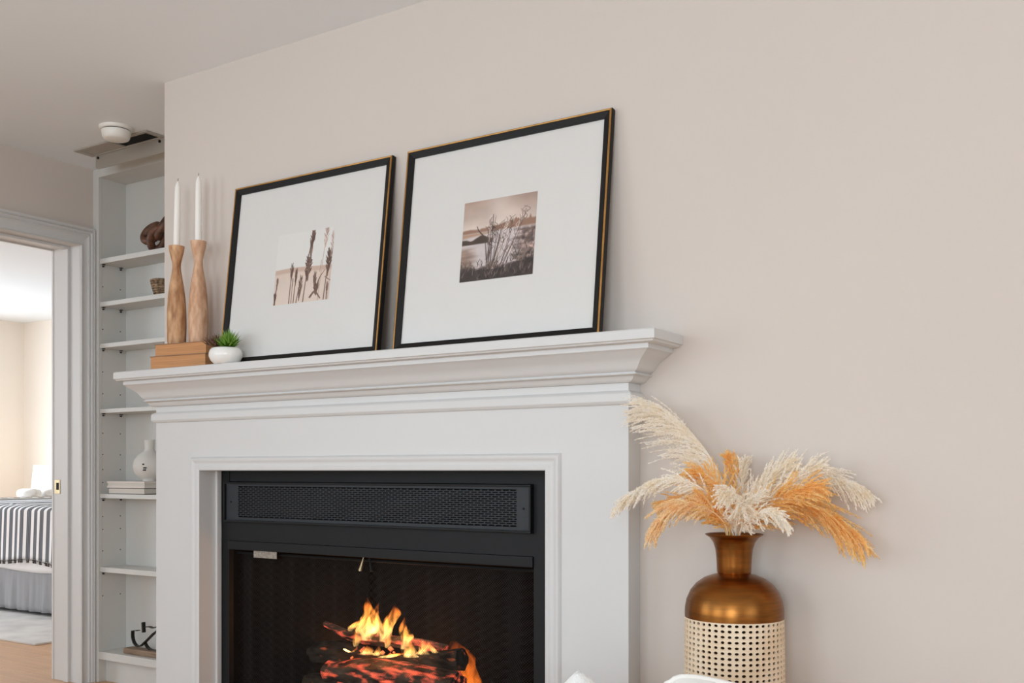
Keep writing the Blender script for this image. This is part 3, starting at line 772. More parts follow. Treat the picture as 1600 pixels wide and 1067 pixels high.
def book(name, label, L, D, T, loc, rz, mc, mp_, group=None, board=0.003, over=0.003):
    t = thing(name, label, 'book', loc, rz, group)
    MB().box(-L / 2 + over, L / 2 - over, -D / 2 + over, D / 2 - 0.004, board, T - board).build('pages', mp_, t)
    MB().box(-L / 2, L / 2, -D / 2, D / 2, 0, board, 0.0008).build('cover', mc, t)
    MB().box(-L / 2, L / 2, -D / 2, D / 2, T - board, T, 0.0008).build('cover', mc, t)
    MB().box(-L / 2, L / 2, D / 2 - 0.004, D / 2, board, T - board, 0.0008).build('spine', mc, t)
    return t
book('book', 'pale book with charcoal edges, lower of the pair under the white vase', 0.26, 0.125, 0.029, (-4.012, 3.018, 0.877), 0, DARKLINE, BOOKP)
book('book', 'pale pinkish book directly under the white round vase', 0.27, 0.125, 0.030, (-4.012, 3.016, 0.906), 0, BOOKW, BOOKP, board=0.009)
wv = thing('round_vase', 'matte white round bottle vase standing on two books', 'vase', (-3.928, 3.02, 0.936))
MB().lathe([(0.034, 0.0), (0.036, 0.004), (0.034, 0.008), (0.055, 0.018), (0.078, 0.040), (0.086, 0.068), (0.080, 0.096), (0.060, 0.121), (0.034, 0.135), (0.027, 0.142), (0.025, 0.150), (0.027, 0.186), (0.029, 0.190), (0.023, 0.190), (0.021, 0.15), (0.001, 0.14)], n=36, sy=0.74).build('body', CERAMM, wv, smooth=True)
for i, (x, z, wd) in enumerate(((0.026, 0.062, 0.022), (0.025, 0.052, 0.018), (0.026, 0.078, 0.010))):
    yv = -0.74 * math.sqrt(max(0, lerp1([(0.018, 0.055), (0.04, 0.078), (0.068, 0.086), (0.096, 0.08)], z) ** 2 - (x + wd / 2) ** 2)) - 0.002
    MB().box(x, x + wd, yv, yv + 0.006, z - 0.003, z + 0.003, 0.001).build('painted_mark', BLACKD, wv)

am = thing('ampersand_sculpture', 'black iron ampersand standing on a grey brown wooden block', 'ornament', (-3.93, 3.0, 0.143))
MB().box(-0.125, 0.135, -0.028, 0.03, 0.0, 0.027, 0.006).build('wood_base', WALNB, am)
AY = 3.0
def strip(pts, name='iron_strip', hw=0.0026, dy=0.008):
    P = catmull([atY(u, v, AY) - Vector((-3.93, AY, 0.143)) for u, v in pts], 18) if len(pts) > 2 else [atY(u, v, AY) - Vector((-3.93, AY, 0.143)) for u, v in pts]
    mb = MB(); vs, fs = [], []
    for i, p in enumerate(P):
        t = (P[min(i + 1, len(P) - 1)] - P[max(i - 1, 0)]); t.y = 0; t.normalize()
        nn = Vector((-t.z, 0, t.x)) * hw
        vs += [p + nn + Vector((0, -dy, 0)), p - nn + Vector((0, -dy, 0)), p - nn + Vector((0, dy, 0)), p + nn + Vector((0, dy, 0))]
    for i in range(len(P) - 1):
        for k in range(4): fs.append((i * 4 + k, i * 4 + (k + 1) % 4, i * 4 + 4 + (k + 1) % 4, i * 4 + 4 + k))
    fs += [(0, 1, 2, 3), tuple((len(P) - 1) * 4 + k for k in (3, 2, 1, 0))]
    mb.add(vs, fs).build(name, IRON, am)
strip([(217, 985), (212, 985), (208, 985.5)], hw=0.0016)
strip([(207.5, 985), (207.5, 995), (210, 1004), (214, 1008.5), (219, 1009.5), (226, 1004), (241, 989)])
strip([(241, 989), (247, 984), (246, 979), (240, 981), (234, 979), (226, 979.5)], hw=0.0018)
strip([(224, 972), (224.8, 988)], hw=0.0042)
strip([(226, 1003), (230, 1010), (235, 1014.5), (243, 1017.5), (252, 1016), (258, 1008)])

# ================================================================== CEILING FIXTURES
sd = thing('smoke_detector', 'round white smoke detector on the ceiling beside the vent', 'smoke detector', (-3.635, 2.632, ZC))
MB().lathe([(0.001, 0), (0.066, 0.0), (0.0665, -0.004), (0.063, -0.010), (0.060, -0.012), (0.001, -0.012)], n=40).build('mounting_ring', PLAST, sd, smooth=False)
smooth_by_angle(sd.children[0], 40)
MB().lathe([(0.001, -0.012), (0.054, -0.012), (0.054, -0.016), (0.001, -0.016)], n=40).build('vent_slot', BLACKD, sd)
smooth_by_angle(MB().lathe([(0.001, -0.016), (0.058, -0.016), (0.058, -0.021), (0.054, -0.040), (0.050, -0.047), (0.042, -0.051), (0.001, -0.052)], n=40).build('cover', PLAST, sd), 40)
cv = thing('ceiling_vent', 'grey ceiling register with an open dark half and a clear deflector', 'air vent', (-3.80, 2.76, ZC))
C_ = lambda o: sub(o, cv)
vx0, vx1, vy0, vy1 = -4.05, -3.555, 2.715, 2.812
C_(MB().box(vx0, vx1, vy0, vy0 + 0.016, ZC - 0.007, ZC - 0.0005, 0.002).box(vx0, vx0 + 0.03, vy0 + 0.016, vy1, ZC - 0.007, ZC - 0.0005, 0.002)
   .box(vx1 - 0.02, vx1, vy0 + 0.016, vy1, ZC - 0.007, ZC - 0.0005, 0.002).box(vx0 + 0.03, vx1 - 0.02, vy1 - 0.01, vy1, ZC - 0.007, ZC - 0.0005, 0.002).build('flange', VENTG))
C_(MB().box(-3.80, vx1 - 0.02, vy0 + 0.016, vy1 - 0.01, ZC - 0.0015, ZC - 0.0003).build('dark_duct_opening', BLACKD))  # flat dark sheet in place of the shade up the open duct
for i in range(7):
    y0 = vy0 + 0.017 + i * 0.0098
    C_(MB().box(vx0 + 0.031, -3.806, y0, y0 + 0.0088, ZC - 0.0045, ZC - 0.002).build('louvre', VENTG))
C_(MB().box(-3.807, -3.80, vy0 + 0.016, vy1 - 0.01, ZC - 0.007, ZC - 0.0005).build('centre_bar', VENTG))
# deflector strip with rounded lower corner
x0, x1, z0, z1 = -4.03, -3.40, ZC - 0.066, ZC - 0.007
poly = [(x0, z1)] + [(x0 + 0.02 - 0.02 * math.cos(a), z0 + 0.02 - 0.02 * math.sin(a)) for a in [i * math.pi / 12 for i in range(7)]] + \
       [(x1 - 0.02 + 0.02 * math.sin(a), z0 + 0.02 - 0.02 * math.cos(a)) for a in [i * math.pi / 12 for i in range(7)]] + [(x1, z1)]
C_(MB().prism_xz(poly, vy1 + 0.001, vy1 + 0.004).build('deflector', CLEARP))
for x in (-4.01, -3.59):
    C_(MB().tube([(x, vy1 - 0.004, ZC - 0.016), (x, vy1 + 0.001, ZC - 0.016)], 0.006, 10).build('deflector_clip', IRON))

# ================================================================== THINGS ON THE MANTEL
MZ = 1.332
def srgb_lin(a):
    a = np.clip(a, 0, 1); return np.where(a <= 0.04045, a / 12.92, ((a + 0.055) / 1.055) ** 2.4)
NP = 190
gx, gz = np.meshgrid(np.linspace(0, 1, NP), np.linspace(0, 1, NP))   # gz 0 bottom, 1 top
def noise2(sx_, sz_, seed, octv=4):
    r = np.random.default_rng(seed); out = np.zeros((NP, NP)); amp = 1; tot = 0
    for o_ in range(octv):
        nx, nz = max(2, int(sx_ * 2 ** o_)), max(2, int(sz_ * 2 ** o_))
        g_ = r.random((nz + 1, nx + 1))
        fx, fz = gx * (nx - 1e-6), gz * (nz - 1e-6); ix, iz = fx.astype(int), fz.astype(int)
        ax, az = fx - ix, fz - iz; ax = ax * ax * (3 - 2 * ax); az = az * az * (3 - 2 * az)
        out += amp * ((g_[iz, ix] * (1 - ax) + g_[iz, ix + 1] * ax) * (1 - az) + (g_[iz + 1, ix] * (1 - ax) + g_[iz + 1, ix + 1] * ax) * az)
        tot += amp; amp *= 0.5
    return out / tot
def stroke(img, pts, w0, w1, col, al=1.0):
    P = catmull([Vector((p[0], p[1], 0)) for p in pts], 24)
    for i in range(23):
        a, b_ = P[i], P[i + 1]; t = i / 22; wd = w0 + (w1 - w0) * t
        dx_, dz_ = b_.x - a.x, b_.y - a.y; L2 = dx_ * dx_ + dz_ * dz_ + 1e-12
        m_ = wd + 0.012
        x0_, x1_ = int(max(0, (min(a.x, b_.x) - m_) * NP)), int(min(NP, (max(a.x, b_.x) + m_) * NP + 1))
        z0_, z1_ = int(max(0, (min(a.y, b_.y) - m_) * NP)), int(min(NP, (max(a.y, b_.y) + m_) * NP + 1))
        if x1_ <= x0_ or z1_ <= z0_: continue
        X, Z = gx[z0_:z1_, x0_:x1_], gz[z0_:z1_, x0_:x1_]
        tt = np.clip(((X - a.x) * dx_ + (Z - a.y) * dz_) / L2, 0, 1)
        d_ = np.hypot(X - a.x - tt * dx_, Z - a.y - tt * dz_)
        k_ = np.clip((wd - d_) * NP + 0.5, 0, 1)[..., None] * al
        img[z0_:z1_, x0_:x1_] = img[z0_:z1_, x0_:x1_] * (1 - k_) + np.array(col) * k_
def c255(*c): return np.array(c) / 255.0

def paint_reeds():
    img = np.ones((NP, NP, 3)) * c255(226, 225, 222)
    n = noise2(3, 3, 5)[..., None]
    hor = 0.50 + 0.012 * np.sin(gx * 5)
    k = np.clip((hor - gz) * 60, 0, 1)[..., None]
    water = c255(222, 205, 194) * (0.96 + 0.08 * n)
    img = img * (1 - k) + water * k
    k = (np.clip((hor - gz) * 60, 0, 1) * np.clip((gz - hor + 0.085) * 35, 0, 1))[..., None]
    img = img * (1 - k * 0.75) + c255(198, 168, 152) * k * 0.75
    k = (np.clip((hor - 0.085 - gz) * 30, 0, 1) * np.clip((gz - hor + 0.16) * 20, 0, 1))[..., None]
    img = img * (1 - k * 0.5) + c255(228, 202, 184) * k * 0.5
    rg = random.Random(3)
    def reed(x, z0, z1, lean, hw, hl, dark=1.0, z_start=None):
        col = c255(104, 78, 68) * dark + (1 - dark) * c255(226, 205, 196)
        stroke(img, [(x, z0), (x + lean * 0.4, (z0 + z1) / 2), (x + lean, z1)], 0.008, 0.004, col)
        tx, tz = x + lean, z1
        for i in range(int(60 * hl / 0.3)):
            t = rg.random(); w_ = hw * math.sin(math.pi * (0.15 + 0.8 * (1 - t))) * (0.5 + 0.5 * rg.random())
            bx_, bz = tx - lean * 0.25 * (1 - t), tz - hl * (1 - t)
            s_ = rg.choice((-1, 1))
            stroke(img, [(bx_, bz), (bx_ + s_ * w_ * 0.6, bz + 0.03), (bx_ + s_ * w_, bz + 0.06)], 0.006, 0.002, col * rg.uniform(0.75, 1.15))
    reed(0.80, 0.0, 1.0, 0.08, 0.05, 0.28, 0.25); reed(0.97, 0.0, 0.9, 0.03, 0.05, 0.3, 0.2)
    reed(0.03, 0, 0.34, 0.02, 0.02, 0.14, 0.85); reed(0.02, 0, 0.16, 0.005, 0.03, 0.16, 1.0)
    reed(0.29, 0, 0.52, 0.01, 0.035, 0.20); reed(0.33, 0, 0.30, 0.0, 0.01, 0.1, 0.6)
    reed(0.37, 0, 0.44, 0.015, 0.025, 0.20, 0.9); reed(0.42, 0, 0.33, 0.06, 0.04, 0.3, 0.9)
    reed(0.54, 0, 0.62, 0.06, 0.075, 0.34); reed(0.55, 0.4, 0.96, 0.09, 0.05, 0.26); reed(0.60, 0.3, 0.74, 0.02, 0.03, 0.14, 0.75)
    reed(0.74, 0.1, 0.36, -0.02, 0.035, 0.2, 0.8); reed(0.76, 0.08, 0.22, 0.0, 0.06, 0.14)
    stroke(img, [(0.75, 0.12), (0.80, 0.30), (0.89, 0.42)], 0.012, 0.003, c255(110, 82, 70))
    stroke(img, [(0.66, 0.06), (0.74, 0.13), (0.84, 0.03)], 0.016, 0.008, c255(120, 92, 80))
    stroke(img, [(0.90, 0.32), (0.96, 0.28), (1.0, 0.26)], 0.006, 0.004, c255(130, 104, 92))
    reed(0.90, 0, 0.66, 0.05, 0.06, 0.34); reed(0.95, 0, 0.2, 0.0, 0.02, 0.15, 0.8)
    stroke(img, [(0.97, 0.6), (0.985, 0.8), (0.99, 0.98)], 0.003, 0.002, c255(205, 185, 176))
    stroke(img, [(0.80, 0.40), (0.81, 0.5), (0.815, 0.56)], 0.004, 0.003, c255(176, 150, 138))
    return img

def paint_marsh():
    n1, n2, n3 = noise2(3, 5, 21), noise2(4, 26, 22), noise2(26, 26, 23)
    t = np.clip((gz - 0.6) / 0.4, 0, 1)[..., None]
    sky = c255(226, 212, 202) * (1 - t) + c255(176, 150, 138) * t
    sky = sky * (0.86 + 0.26 * n1[..., None])
    glow = np.exp(-(((gx - 0.5) / 0.2) ** 2 + ((gz - 0.95) / 0.28) ** 2))[..., None]
    sky = sky * (1 - 0.45 * glow) + c255(240, 228, 220) * 0.45 * glow
    img = sky
    water = c255(206, 196, 196) * (0.94 + 0.10 * n2[..., None])
    k = (np.clip((0.62 - gz) * 50, 0, 1))[..., None]; img = img * (1 - k) + water * k
    def band(mask, col, al=1.0):
        nonlocal img
        k_ = np.clip(mask, 0, 1)[..., None] * al; img = img * (1 - k_) + np.asarray(col) * k_
    tree = 0.64 + 0.10 * noise2(26, 2, 31) * np.clip((gx - 0.15) * 2, 0.3, 1.3) + 0.05 * np.clip(gx - 0.45, 0, 0.3)
    band(np.clip((tree - gz) * 45, 0, 1) * np.clip((gz - 0.585 - 0.01 * gx) * 45, 0, 1), c255(152, 118, 100))
    band(np.clip((0.60 - gz) * 60, 0, 1) * np.clip((gz - 0.53 - 0.09 * gx) * 40, 0, 1) * np.clip((0.55 - gx) * 6, 0, 1), c255(178, 146, 124))
    isl = 0.475 + 0.085 * np.exp(-((gx - 0.28) / 0.13) ** 2) + 0.05 * np.exp(-((gx - 0.02) / 0.09) ** 2) + 0.015 * n3
    band(np.clip((isl - gz) * 60, 0, 1) * np.clip((gz - 0.45) * 60, 0, 1) * np.clip((0.46 - gx) * 14, 0, 1), c255(74, 60, 52))
    side = np.clip((0.24 - gx - 0.1 * n2 + 0.05) * 7, 0, 1) * np.clip((0.44 - gz) * 18, 0, 1)
    band(side, np.stack([0.36 + 0.34 * n2, 0.28 + 0.30 * n2, 0.24 + 0.27 * n2], -1), 0.85)
    right = np.clip((gx - 0.70 - 0.14 * (n2 - 0.5) * 2 + 0.2 * np.clip(0.45 - gz, 0, 1)) * 7, 0, 1) * np.clip((0.61 - gz) * 22, 0, 1)
    band(right, np.stack([0.08 + 1.5 * n2 * n3, 0.05 + 1.32 * n2 * n3, 0.05 + 1.25 * n2 * n3], -1), 0.92)
    low = 0.15 + 0.05 * noise2(9, 2, 41) + 0.16 * np.clip(gx - 0.62, 0, 1) + 0.04 * np.clip(0.2 - gx, 0, 1)
    band(np.clip((low - gz) * 26, 0, 1), np.stack([0.11 + 0.20 * n3, 0.08 + 0.18 * n3, 0.08 + 0.17 * n3], -1))
    rg = random.Random(9)
    for i in range(26):
        b_ = 0.36 + 0.26 * rg.random(); tp_ = b_ + (b_ - 0.36) * 0.9 + rg.uniform(-0.05, 0.10); zt = rg.uniform(0.45, 0.82)
        col = c255(86, 68, 62) * rg.uniform(0.7, 1.4) if rg.random() < 0.88 else c255(226, 214, 206)
        stroke(img, [(b_, 0.13), ((b_ + tp_) / 2 + rg.uniform(-0.02, 0.02), zt * 0.55), (tp_, zt)], 0.0042, 0.002, col, 0.9)
        for j in range(3):
            zz = zt * rg.uniform(0.6, 1.0); xx = b_ + (tp_ - b_) * zz / zt
            stroke(img, [(xx, zz), (xx + rg.uniform(-0.04, 0.05), zz + 0.04), (xx + rg.uniform(-0.05, 0.07), zz + 0.08)], 0.003, 0.002, col, 0.7)
    for bx_, zt, ln in ((0.40, 0.46, -0.02), (0.38, 0.46, -0.05), (0.42, 0.80, 0.0), (0.44, 0.60, 0.10), (0.26, 0.68, -0.06)):
        stroke(img, [(bx_ if bx_ > 0.3 else 0.30, 0.16 if bx_ > 0.3 else 0.55), (bx_ + ln * 0.5, zt * 0.6 if bx_ > 0.3 else 0.62), (bx_ + ln, zt)], 0.007, 0.004, c255(74, 60, 56))
    for i in range(170):
        x, z = rg.random(), rg.uniform(0.0, 0.22) + (0.2 * rg.random() if rg.random() < 0.4 else 0); x = x if z < 0.2 else 0.7 + 0.3 * x
        stroke(img, [(x, z), (x + rg.uniform(-0.02, 0.02), z + 0.03), (x + rg.uniform(-0.04, 0.04), z + 0.07)], 0.004, 0.002, c255(120, 104, 96) * rg.uniform(0.3, 1.2), 0.7)
    return img

def print_mesh(w_, h_, img, z0, yv, parent):
    V = np.stack([(gx - 0.5) * w_, np.full_like(gx, yv), z0 + gz * h_], -1).reshape(-1, 3)
    i = np.arange(NP * NP).reshape(NP, NP)
    F = np.stack([i[:-1, :-1], i[:-1, 1:], i[1:, 1:], i[1:, :-1]], -1).reshape(-1, 4)
    me = bpy.data.meshes.new('print'); me.from_pydata(V.tolist(), [], F.tolist())
    at = me.color_attributes.new('ink', 'FLOAT_COLOR', 'POINT')
    rgba = np.ones((NP * NP, 4)); rgba[:, :3] = srgb_lin(img.reshape(-1, 3))
    at.data.foreach_set('color', rgba.reshape(-1).astype(np.float32))
    return finish('print', me, INK, parent)

def picture(xc, img, label, plabel):
    W_, H_, D_ = 0.689, 0.615, 0.019
    lean = math.asin((2.404 - 2.331) / H_)
    t = thing('picture_frame', label, 'picture', (xc, 2.331, MZ + D_ * math.sin(lean) + 0.0006))
    t.rotation_euler = (-lean, 0, 0)
    def ring(prof, name, m):
        p = [lambda a, yv: (-W_ / 2 + a, yv, a), lambda a, yv: (W_ / 2 - a, yv, a), lambda a, yv: (W_ / 2 - a, yv, H_ - a), lambda a, yv: (-W_ / 2 + a, yv, H_ - a)]
        for k in range(4):
            MB().sweep([p[k], p[(k + 1) % 4]], prof).build(name, m, t)
    ring([(0.0, 0.003), (0.0, D_), (0.024, D_), (0.024, 0.006), (0.0205, 0.0045), (0.0075, 0.0), (0.0065, 0.0025), (0.001, 0.0025)], 'frame_rail', FBLACK)
    ring([(0.0010, 0.0030), (0.0015, 0.0), (0.0035, -0.0012), (0.0060, -0.0004), (0.0070, 0.0018), (0.0065, 0.0032)], 'gilt_bead', GOLD)
    MB().box(-W_ / 2 + 0.021, W_ / 2 - 0.021, 0.011, 0.013, 0.021, H_ - 0.021).build('mat_board', MATB, t)
    MB().box(-W_ / 2 + 0.021, W_ / 2 - 0.021, 0.014, 0.018, 0.021, H_ - 0.021).build('backing_board', DARKLINE, t)
    pr = print_mesh(0.246, 0.234, img, (H_ - 0.234) / 2 - 0.001, 0.0106, t); pr['label'] = plabel
    MB().box(-W_ / 2 + 0.0235, W_ / 2 - 0.0235, 0.0078, 0.0088, 0.0235, H_ - 0.0235).build('glass', GLASS, t)
    return t
picture(-2.332, paint_reeds(), 'black and gilt framed print of tall reeds against a pale sky', 'sepia photograph of reed heads by water')
picture(-1.584, paint_marsh(), 'black and gilt framed print of bare branches over a dark marsh', 'sepia photograph of a marsh with bare branches')

# books under the candlesticks
book('book', 'old tan book lying lowest on the mantel shelf', 0.25, 0.118, 0.0455, (-2.835, 2.343, MZ), R(7), COVER, PAGES, 'old books on the mantel', 0.002, 0.003)
book('book', 'old tan book directly under the wooden candlesticks', 0.236, 0.112, 0.0415, (-2.827, 2.346, MZ + 0.0455), R(6), COVER, PAGES, 'old books on the mantel', 0.002, 0.003)
BZ = MZ + 0.0455 + 0.0415
def candlestick(x, yv, m, label, hh, clabel, tilt):
    t = thing('candlestick', label, 'candlestick', (x, yv, BZ))
    k = hh / 0.345
    smooth_by_angle(MB().lathe([(0.0300, 0.0), (0.0315, 0.003), (0.0325, 0.03 * k), (0.0335, 0.07 * k), (0.0325, 0.12 * k), (0.0295, 0.165 * k), (0.0245, 0.205 * k), (0.0185, 0.240 * k), (0.0150, 0.262 * k), (0.0142, 0.274 * k), (0.0152, 0.286 * k), (0.0195, 0.304 * k), (0.0245, 0.325 * k), (0.0268, 0.340 * k), (0.0272, hh - 0.001), (0.0262, hh), (0.012, hh), (0.0118, hh - 0.012), (0.001, hh - 0.012)], n=40).build('turned_stem', m, t), 45)
    c = thing('taper_candle', clabel, 'candle', (x, yv, BZ + hh - 0.0118))
    c.rotation_euler = (0, tilt, 0)
    MB().lathe([(0.0108, 0.0), (0.0112, 0.012), (0.0108, 0.12), (0.0102, 0.19), (0.0092, 0.215), (0.0075, 0.222), (0.0042, 0.231), (0.0016, 0.236), (0.0004, 0.237)], n=24).build('wax_body', WAX, c, smooth=True)
    MB().tube([(0, 0, 0.234), (0.0004, 0, 0.240), (0.001, 0, 0.246)], 0.0009, 6).build('wick', WICK, c)
candlestick(-2.892, 2.335, WOODC, 'turned brown wooden candlestick nearer the bookcase end of the mantel', 0.343, 'white taper candle, leaning slightly, in the browner candlestick', R(1.6))
candlestick(-2.800, 2.352, WOODC2, 'turned paler wooden candlestick nearer the potted succulent', 0.352, 'upright white taper candle in the paler candlestick', R(0.2))

# succulent pot
pot = thing('potted_succulent', 'small white bowl planted with green and brown succulents', 'potted plant', (-2.586, 2.283, MZ))
smooth_by_angle(MB().lathe([(0.034, 0.0), (0.040, 0.0015), (0.050, 0.010), (0.0572, 0.024), (0.0575, 0.034), (0.054, 0.045), (0.0485, 0.0515), (0.046, 0.0525), (0.0435, 0.051), (0.045, 0.042), (0.001, 0.042)], n=40, sy=0.88).build('bowl', CERAM, pot), 60)
MB().lathe([(0.001, 0.0425), (0.0445, 0.0425), (0.043, 0.046), (0.02, 0.0485), (0.001, 0.049)], n=24, sy=0.88).build('soil', SOIL, pot, smooth=True)
def rosette(c, R0, n, m, seed, upbias, wid):
    rg = random.Random(seed); mb = MB()
    for i in range(n):
        el = R(88 - 78 * (i / n) ** 0.8 - 6 * upbias); az = i * 2.39996 + rg.uniform(-0.2, 0.2)
        L = R0 * rg.uniform(0.75, 1.05)
        d = Vector((math.cos(az) * math.cos(el), math.sin(az) * math.cos(el), math.sin(el)))
        s_ = Vector((-math.sin(az), math.cos(az), 0)) * wid * L; nn = d.cross(s_).normalized() * wid * L * 0.55
        b_ = Vector(c); mid = b_ + d * L * 0.5 - Vector((0, 0, 0.06 * L)); tip = b_ + d * L + Vector((0, 0, 0.08 * L))
        mb.add([b_ + s_ * .5, b_ - s_ * .5, b_ + nn * .6, mid + s_, mid - s_, mid + nn, mid - nn, tip],
               [(0, 3, 5, 2), (2, 5, 4, 1), (0, 1, 4, 6), (0, 6, 3), (3, 7, 5), (5, 7, 4), (4, 7, 6), (6, 7, 3)])
    return mb.build('leaves', m, pot)
o = rosette((0.014, -0.004, 0.054), 0.054, 62, LEAFG, 2, 0.0, 0.07); o['label'] = 'spiky bright green succulent leaves'; o['kind'] = 'stuff'
o = rosette((0.024, -0.004, 0.062), 0.050, 44, LEAFG, 5, 0.0, 0.075); o['label'] = 'spiky bright green succulent leaves'; o['kind'] = 'stuff'
o = rosette((-0.036, -0.014, 0.060), 0.042, 44, LEAFB, 3, 0.0, 0.13); o['label'] = 'brown rosette succulent leaves'; o['kind'] = 'stuff'

# ================================================================== BRONZE AND CANE VASE WITH PAMPAS
VX, VY = -0.866, 2.306
vs_ = thing('floor_vase', 'tall bronze vase with a woven cane sleeve beside the fireplace', 'vase', (VX, VY, 0))
smooth_by_angle(MB().lathe([(0.105, 0.02), (0.070, 0.022), (0.070, 0.640), (0.1150, 0.6405), (0.1152, 0.652), (0.1145, 0.664), (0.1110, 0.682), (0.1020, 0.703), (0.0880, 0.720), (0.0700, 0.7325), (0.0520, 0.7395), (0.0400, 0.7425),
            (0.0385, 0.7435), (0.0392, 0.7455), (0.0400, 0.7475), (0.0405, 0.765), (0.0418, 0.785), (0.0440, 0.802), (0.0490, 0.817), (0.0570, 0.828), (0.0670, 0.8345), (0.0675, 0.8365), (0.0655, 0.8365), (0.0550, 0.829), (0.0460, 0.815), (0.0400, 0.79), (0.037, 0.75), (0.001, 0.74)], n=64).build('bronze_body', BRONZE, vs_), 50)
MB().lathe([(0.001, 0.0), (0.1155, 0.0), (0.1175, 0.004), (0.1175, 0.018), (0.1155, 0.022), (0.001, 0.022)], n=48).build('foot_ring', BRONZE, vs_)
NC, NRW = 46, 50
zb, zt = 0.022, 0.6405
V, F = [], []
def cyl(a, z, r):
    rr = r + 0.003 * math.sin(math.pi * (z - zb) / (zt - zb)); return (rr * math.cos(a), rr * math.sin(a), z)
da, dzc = 2 * math.pi / NC, (zt - zb) / NRW
SQ = [(-.5, -.5), (0, -.5), (.5, -.5), (.5, 0), (.5, .5), (0, .5), (-.5, .5), (-.5, 0)]
rg = random.Random(6)
for i in range(NC):
    for j in range(NRW):
        a0, z0 = (i + .5) * da, zb + (j + .5) * dzc
        k = len(V); s1 = rg.uniform(0.27, 0.32); s2 = rg.uniform(0.25, 0.30)
        for ux, uz in SQ: V.append(cyl(a0 + ux * da, z0 + uz * dzc, 0.1145))
        hole = [(math.cos(math.atan2(uz, ux)) * s1, math.sin(math.atan2(uz, ux)) * s2) for ux, uz in SQ]
        for ux, uz in hole: V.append(cyl(a0 + ux * da, z0 + uz * dzc, 0.1152))
        for ux, uz in hole: V.append(cyl(a0 + ux * da, z0 + uz * dzc, 0.1122))
        for q in range(8):
            q2 = (q + 1) % 8
            F.append((k + q, k + q2, k + 8 + q2, k + 8 + q)); F.append((k + 8 + q, k + 8 + q2, k + 16 + q2, k + 16 + q))
me = bpy.data.meshes.new('cane_sleeve'); me.from_pydata(V, [], F); cs = finish('cane_sleeve', me, CANE, vs_); cs['label'] = 'cream woven cane sleeve with open holes'
MB().lathe([(0.0705, 0.023), (0.0708, 0.025), (0.0708, 0.638), (0.0705, 0.6395)], n=48).build('inner_liner', LINER, vs_, smooth=True)

def plume(pts, m, label, group, seed, length, nb=80, width=1.0, droop=0.35, start=0.28, side=0.0, left=0.0, fwd=0.95):
    """pts: (u, v, Y) from the vase mouth to the tip"""
    rg = np.random.default_rng(seed)
    base = Vector((VX, VY, 0.80))
    root = Vector((VX + rg.uniform(-0.02, 0.02), VY + rg.uniform(-0.02, 0.02), 0.77))
    P = catmull([root - base] + [atY(u, v, Y) - base for u, v, Y in pts], 40)
    t = thing('pampas_plume', label, 'dried grass', base, 0, group)
    MB().tube(P[:37], [0.0022 - 0.0014 * i / 36 for i in range(37)], 6).build('stem', m, t)
    V, F = [], []
    camd = Vector((-ST, CT, 0)); bias = Vector((0, 0, -1)) * side + Vector((-CT, -ST, 0)) * left
    ymax = YW - 0.006 - base.y
    for b in range(nb):
        s = start + (0.985 - start) * (b + rg.random()) / nb
        k = min(int(s * 39), 38); f = s * 39 - k
        p = P[k].lerp(P[k + 1], f); tg_ = (P[k + 1] - P[k]).normalized()
        if p.z + base.z < 0.842: continue
        q = (s - start) / (1 - start)
        env = (math.sin(math.pi * min(1, 0.14 + q * 0.5)) ** 0.7) * (1 - q) ** 0.38
        L = length * env * (0.65 + 0.6 * rg.random())
        rd = Vector(rg.normal(size=3)); rd -= tg_ * rd.dot(tg_); rd.normalize()
        rd = (rd + bias).normalized()
        d = (tg_ * (fwd + 0.5 * q) + rd * 0.66 * width).normalized()
        n_ = 8; cur = p.copy(); pl = [cur.copy()]
        for i in range(n_):
            d = (d + Vector((0, 0, -1)) * droop * 0.17 + Vector(rg.normal(size=3)) * 0.045).normalized()
            cur = cur + d * (L / n_)
            if cur.y > ymax - 0.008: cur.y = ymax - 0.008
            pl.append(cur.copy())
        for i in range(n_):
            k_ = len(V); w_ = 0.0009 * (1 - i / n_) + 0.0003
            sd_ = (pl[i + 1] - pl[i]).cross(camd).normalized() * w_
            V += [pl[i] - sd_, pl[i] + sd_, pl[i + 1]]; F.append((k_, k_ + 1, k_ + 2))
        ns = int(24 + 900 * L)
        T = 0.06 + 0.94 * rg.random(ns) ** 0.85; RV = rg.normal(size=(ns, 3)); R2 = rg.normal(size=(ns, 3)); SL = 0.0088 * (0.5 + 0.8 * rg.random(ns))
        for j in range(ns):
            tt = T[j] * n_; i = min(int(tt), n_ - 1)
            c = pl[i].lerp(pl[i + 1], tt - i); dd = (pl[i + 1] - pl[i]).normalized()
            sp_ = 0.46 * (1 - 0.6 * T[j])
            tip = c + (dd + Vector(RV[j]) * sp_).normalized() * (SL[j] * (1.1 - 0.4 * T[j]))
            if tip.y > ymax: tip.y = ymax
            if tip.z < 0.04 and math.hypot(tip.x, tip.y) < 0.075: continue
            sd_ = (tip - c).cross(Vector(R2[j])).normalized() * 0.00095
            k_ = len(V); mid = c.lerp(tip, 0.5)
            V += [c, mid + sd_, tip, mid - sd_]; F.append((k_, k_ + 1, k_ + 2, k_ + 3))
    me = bpy.data.meshes.new('plume_hairs'); me.from_pydata([v[:] for v in V], [], F)
    o = finish('plume_hairs', me, m, t); o['kind'] = 'stuff'
    return t
GRP = 'pampas plumes in the bronze vase'
